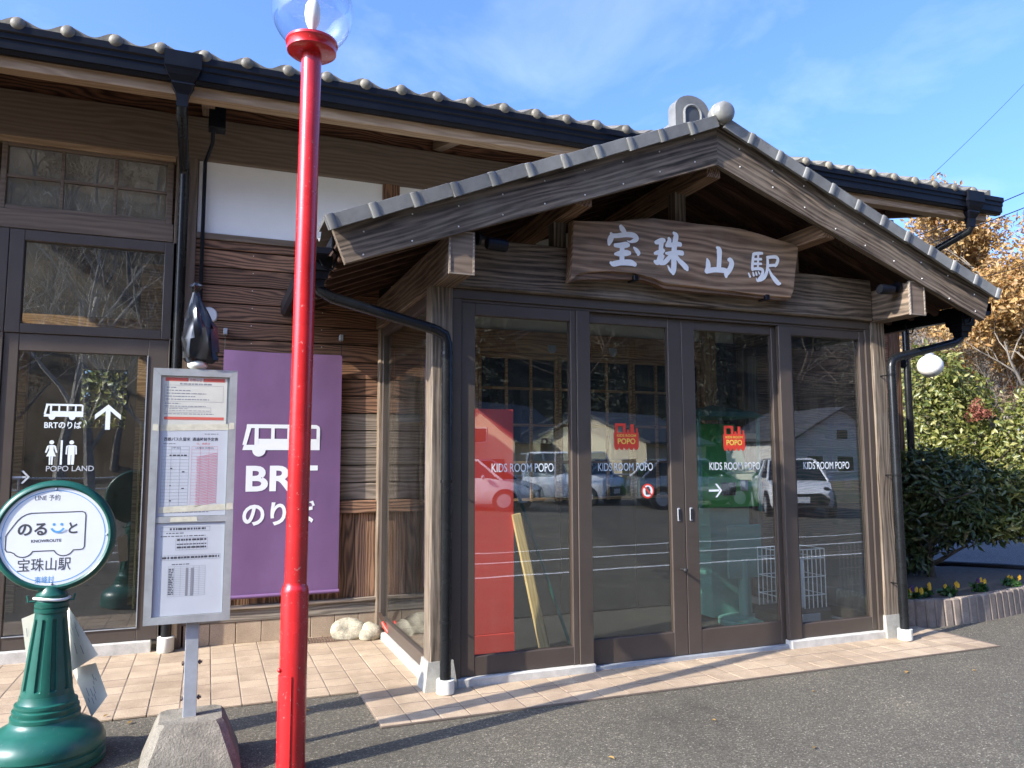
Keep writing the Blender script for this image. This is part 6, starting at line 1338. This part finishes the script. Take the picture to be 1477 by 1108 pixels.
house('house', 'distant house with a dull red roof among the hillside trees', (43.5, 27.6, 2.6), 4.5, 5, 2.0, 1.3, 'house_white', 'house_roof_red', R(40), [(-1.2, .8, 1.8, 1.0)])

# ------------------------------------------------------------------ cars parked opposite (seen in the door glass)
def car(lab, loc, rot, paint, van=False):
    t_ = thing('parked_car', lab, 'car', loc, 'cars parked opposite the station'); M0 = Matrix.Translation(loc) @ Matrix.Rotation(rot, 4, 'Z')
    # local: x forward, y left
    def put(mb, nm, mt, par=t_, sm=40):
        me = mb.mesh(nm, sm); me.materials.append(MATS[mt]); return reg(bpy.data.objects.new(nm, me), par, M0)
    if van: st = [(-1.68, .42, .95, .70), (-1.62, .25, 1.02, .73), (-.8, .22, 1.04, .74), (.6, .22, 1.02, .74), (1.3, .22, .98, .73), (1.62, .25, .88, .70), (1.70, .36, .72, .62)]
    else: st = [(-1.95, .45, .86, .66), (-1.88, .27, .95, .80), (-1.2, .22, .98, .845), (0.0, .22, .96, .85), (.75, .22, .95, .845), (1.35, .22, .86, .82), (1.80, .24, .72, .74), (1.95, .34, .58, .60)]
    m = MB(); v = []
    for x_, zb, zt_, hw in st:
        v += [(x_, -hw*.92, zb), (x_, -hw, zb+.12), (x_, -hw, zb+(zt_-zb)*.62), (x_, -hw*.93, zt_), (x_, -hw*.4, zt_+.025), (x_, hw*.4, zt_+.025), (x_, hw*.93, zt_), (x_, hw, zb+(zt_-zb)*.62), (x_, hw, zb+.12), (x_, hw*.92, zb)]
    k = 10; m.add(v, [(i*k+j, i*k+(j+1) % k, (i+1)*k+(j+1) % k, (i+1)*k+j) for i in range(len(st)-1) for j in range(k)]+[tuple(range(k)), tuple(range(len(v)-1, len(v)-k-1, -1))])
    put(m, 'body', paint)
    gh = [(-1.62, -1.45, 1.2, .95, 1.75, .72, .62)] if van else [(-1.80, -1.25, 1.12, .35, 1.50, .80, .60)]
    xb0, xt0, xb1, xt1, zt_, hb, ht = gh[0]; zb = .93
    lo = [(xb0, -hb, zb), (xb1, -hb*.96, zb-.04), (xb1, hb*.96, zb-.04), (xb0, hb, zb)]; hi = [(xt0, -ht, zt_-.04), (xt1, -ht, zt_-.05), (xt1, ht, zt_-.05), (xt0, ht, zt_-.04)]
    m = MB(); m.add(lo+hi, [(0, 1, 5, 4), (1, 2, 6, 5), (2, 3, 7, 6), (3, 0, 4, 7), (4, 5, 6, 7)]); put(m, 'windows', 'car_glass', sm=None)
    m = MB(); ins = lambda p, f: p
    hi2 = [(x_, y_, z_-.01) for x_, y_, z_ in hi]; top = [(x_*.96, y_*.9, zt_+.01) for x_, y_, _ in hi]
    m.add(hi2+top, [(0, 1, 5, 4), (1, 2, 6, 5), (2, 3, 7, 6), (3, 0, 4, 7), (4, 5, 6, 7)])
    for s_ in (0, 1, 2, 3): m.tube([lo[s_], hi[s_]], .035, 6)
    for s_ in (-1, 1): m.tube([((xb0+xb1)/2-.1, s_*hb*.985, zb), ((xt0+xt1)/2-.1, s_*ht*1.0, zt_-.04)], .035, 6)
    put(m, 'roof', paint)
    wx_ = (-1.05, 1.12) if van else (-1.25, 1.22)
    for x_ in wx_:
        for s_ in (-1, 1):
            hw = (.74 if van else .85); 
            ar = put(MB().tube([(x_, s_*(hw-.12), .31), (x_, s_*(hw+.006), .31)], .345, 22), 'wheel_arch', 'car_trim')
            wh = put(MB().tube([(x_, s_*(hw-.18), .30), (x_, s_*(hw+.012), .30)], .30, 22), 'wheel', 'rubber')
            rim_ = MB().tube([(x_, s_*(hw+.010), .30), (x_, s_*(hw+.02), .30)], .20, 20); put(rim_, 'rim', 'steel_grey', wh)
    fx = st[-1][0]; 
    for s_ in (-1, 1):
        put(MB().sphere((fx-.22, s_*.56, .68), .14, 12, 8, (1.1, .9, .55)), 'headlight', 'glass_dark')
        put(MB().sphere((.62, s_*.93 if not van else s_*.82, .98), .09, 10, 6, (.6, 1, .7)), 'mirror', paint)
    put(MB().prism([(-.55, .30), (.55, .30), (.62, .45), (.40, .60), (-.40, .60), (-.62, .45)], fx-.12, fx+.006, 'x'), 'grille', 'car_trim')
    put(MB().box(fx+.0, fx+.02, -.165, .165, .36, .52), 'number_plate', 'sign_white')
    return t_
car('white hatchback facing the station, mirrored between the last two panels', (15.3, -7.3, 0), R(122), 'car_white')
car('silver hatchback mirrored in the door with the arrow', (14.3, -10.6, 0), R(15), 'car_silver')
car('white hatchback mirrored in the first porch window', (7.6, -12.2, 0), R(40), 'car_white')
car('white boxy van mirrored in the door with the warning sticker', (11.6, -13.6, 0), R(60), 'car_white', True)
# roadside railing
GR = thing('guard_railing', 'white pipe railing along the far side of the forecourt', 'railing', (10, -17.2, 0))
for k in range(27): MB().tube([(-8+k*2.0, -17.2, -0.02), (-8+k*2.0, -17.2, 0.95)], 0.035, 8).build('post', 'white_metal', GR, 40)
for z_ in (0.5, 0.9): MB().tube([(-8, -17.2, z_), (44, -17.2, z_)], 0.03, 8).build('rail', 'white_metal', GR, 40)
UP_ = thing('utility_pole', 'concrete utility pole with an antenna mirrored in the last porch window', 'utility pole', (22.2, -15.5, 0))
MB().tube([(22.2, -15.5, 0), (22.2, -15.5, 10.5)], [0.17, 0.11], 12).build('pole_shaft', 'concrete', UP_, 40)
for z_ in (8.8, 9.6): MB().tube([(21.3, -15.5, z_), (23.1, -15.5, z_)], 0.04, 6).build('crossarm', 'steel_grey', UP_)
# overhead wires beyond the roof
def wire(lab, p0, p1, sag, r=0.012):
    p0, p1 = Vector(p0), Vector(p1); pts = [p0.lerp(p1, i/16)-Vector((0, 0, sag*4*(i/16)*(1-i/16))) for i in range(17)]
    return tag(MB().tube(pts, r, 5).build('overhead_wire', 'rubber', None), lab, 'wire')
wire('thin aerial wire rising from the main roof end into the sky', (7.6, 6.15, 4.72), (17.0, 9.0, 11.5), 0.15, 0.0028)
wire('upper overhead cable crossing the sky past the roof end', (20, 24, 8.0), (40, 20, 16.4), 0.3, 0.022)
wire('lower overhead cable crossing the sky past the roof end', (20, 23.6, 7.7), (40, 19.4, 15.6), 0.3, 0.022)
wire('lowest overhead cable crossing above the autumn trees', (22, 24, 7.2), (42, 20, 12.6), 0.3, 0.018)
# fallen leaves on the asphalt and tiles
rl = random.Random(9)
spots = [(1.95, 3.55), (2.75, 3.85), (3.70, 4.05), (4.60, 4.15), (3.0, 3.3), (5.1, 4.0), (0.62, 4.9), (-0.38, 5.05), (-0.52, 5.2), (2.2, 3.1), (0.95, 3.7)]
LL = ['dry leaf on the asphalt straight below the first porch window', 'dry leaf on the asphalt below the sliding doors', 'dry leaf on the asphalt below the warning sticker door', 'dry leaf on the asphalt near the right end of the tiles', 'dry leaf on the asphalt at the bottom centre of the picture', 'dry leaf on the asphalt at the lower right edge', 'dry leaf on the asphalt notch just past the red pole', 'dry leaf on the asphalt beside the concrete foot', 'dry leaf on the tile edge behind the green marker', 'dry leaf on the asphalt at the very bottom of the picture', 'dry leaf on the asphalt in the shadow of the red pole']
for k, (fx, fy) in enumerate(spots):
    s_ = rl.uniform(.02, .04); a0 = rl.uniform(0, 6); zz = TZ+.004 if fy > 5.16 else 0.003
    m = MB(); pts = [(0, 0), (.35, .32), (.8, .3), (1.3, 0), (.8, -.32), (.35, -.3)]
    v = [(fx+s_*(p[0]*math.cos(a0)-p[1]*math.sin(a0)), fy+s_*(p[0]*math.sin(a0)+p[1]*math.cos(a0)), zz+0.012*(abs(p[1])*1.6+p[0]*.3)) for p in pts]
    m.add(v, [(0, 1, 2, 3), (0, 3, 4, 5)])
    tag(m.build('fallen_leaf', 'litter', None, recalc=False), LL[k], 'leaf', 'fallen leaves in front of the station')
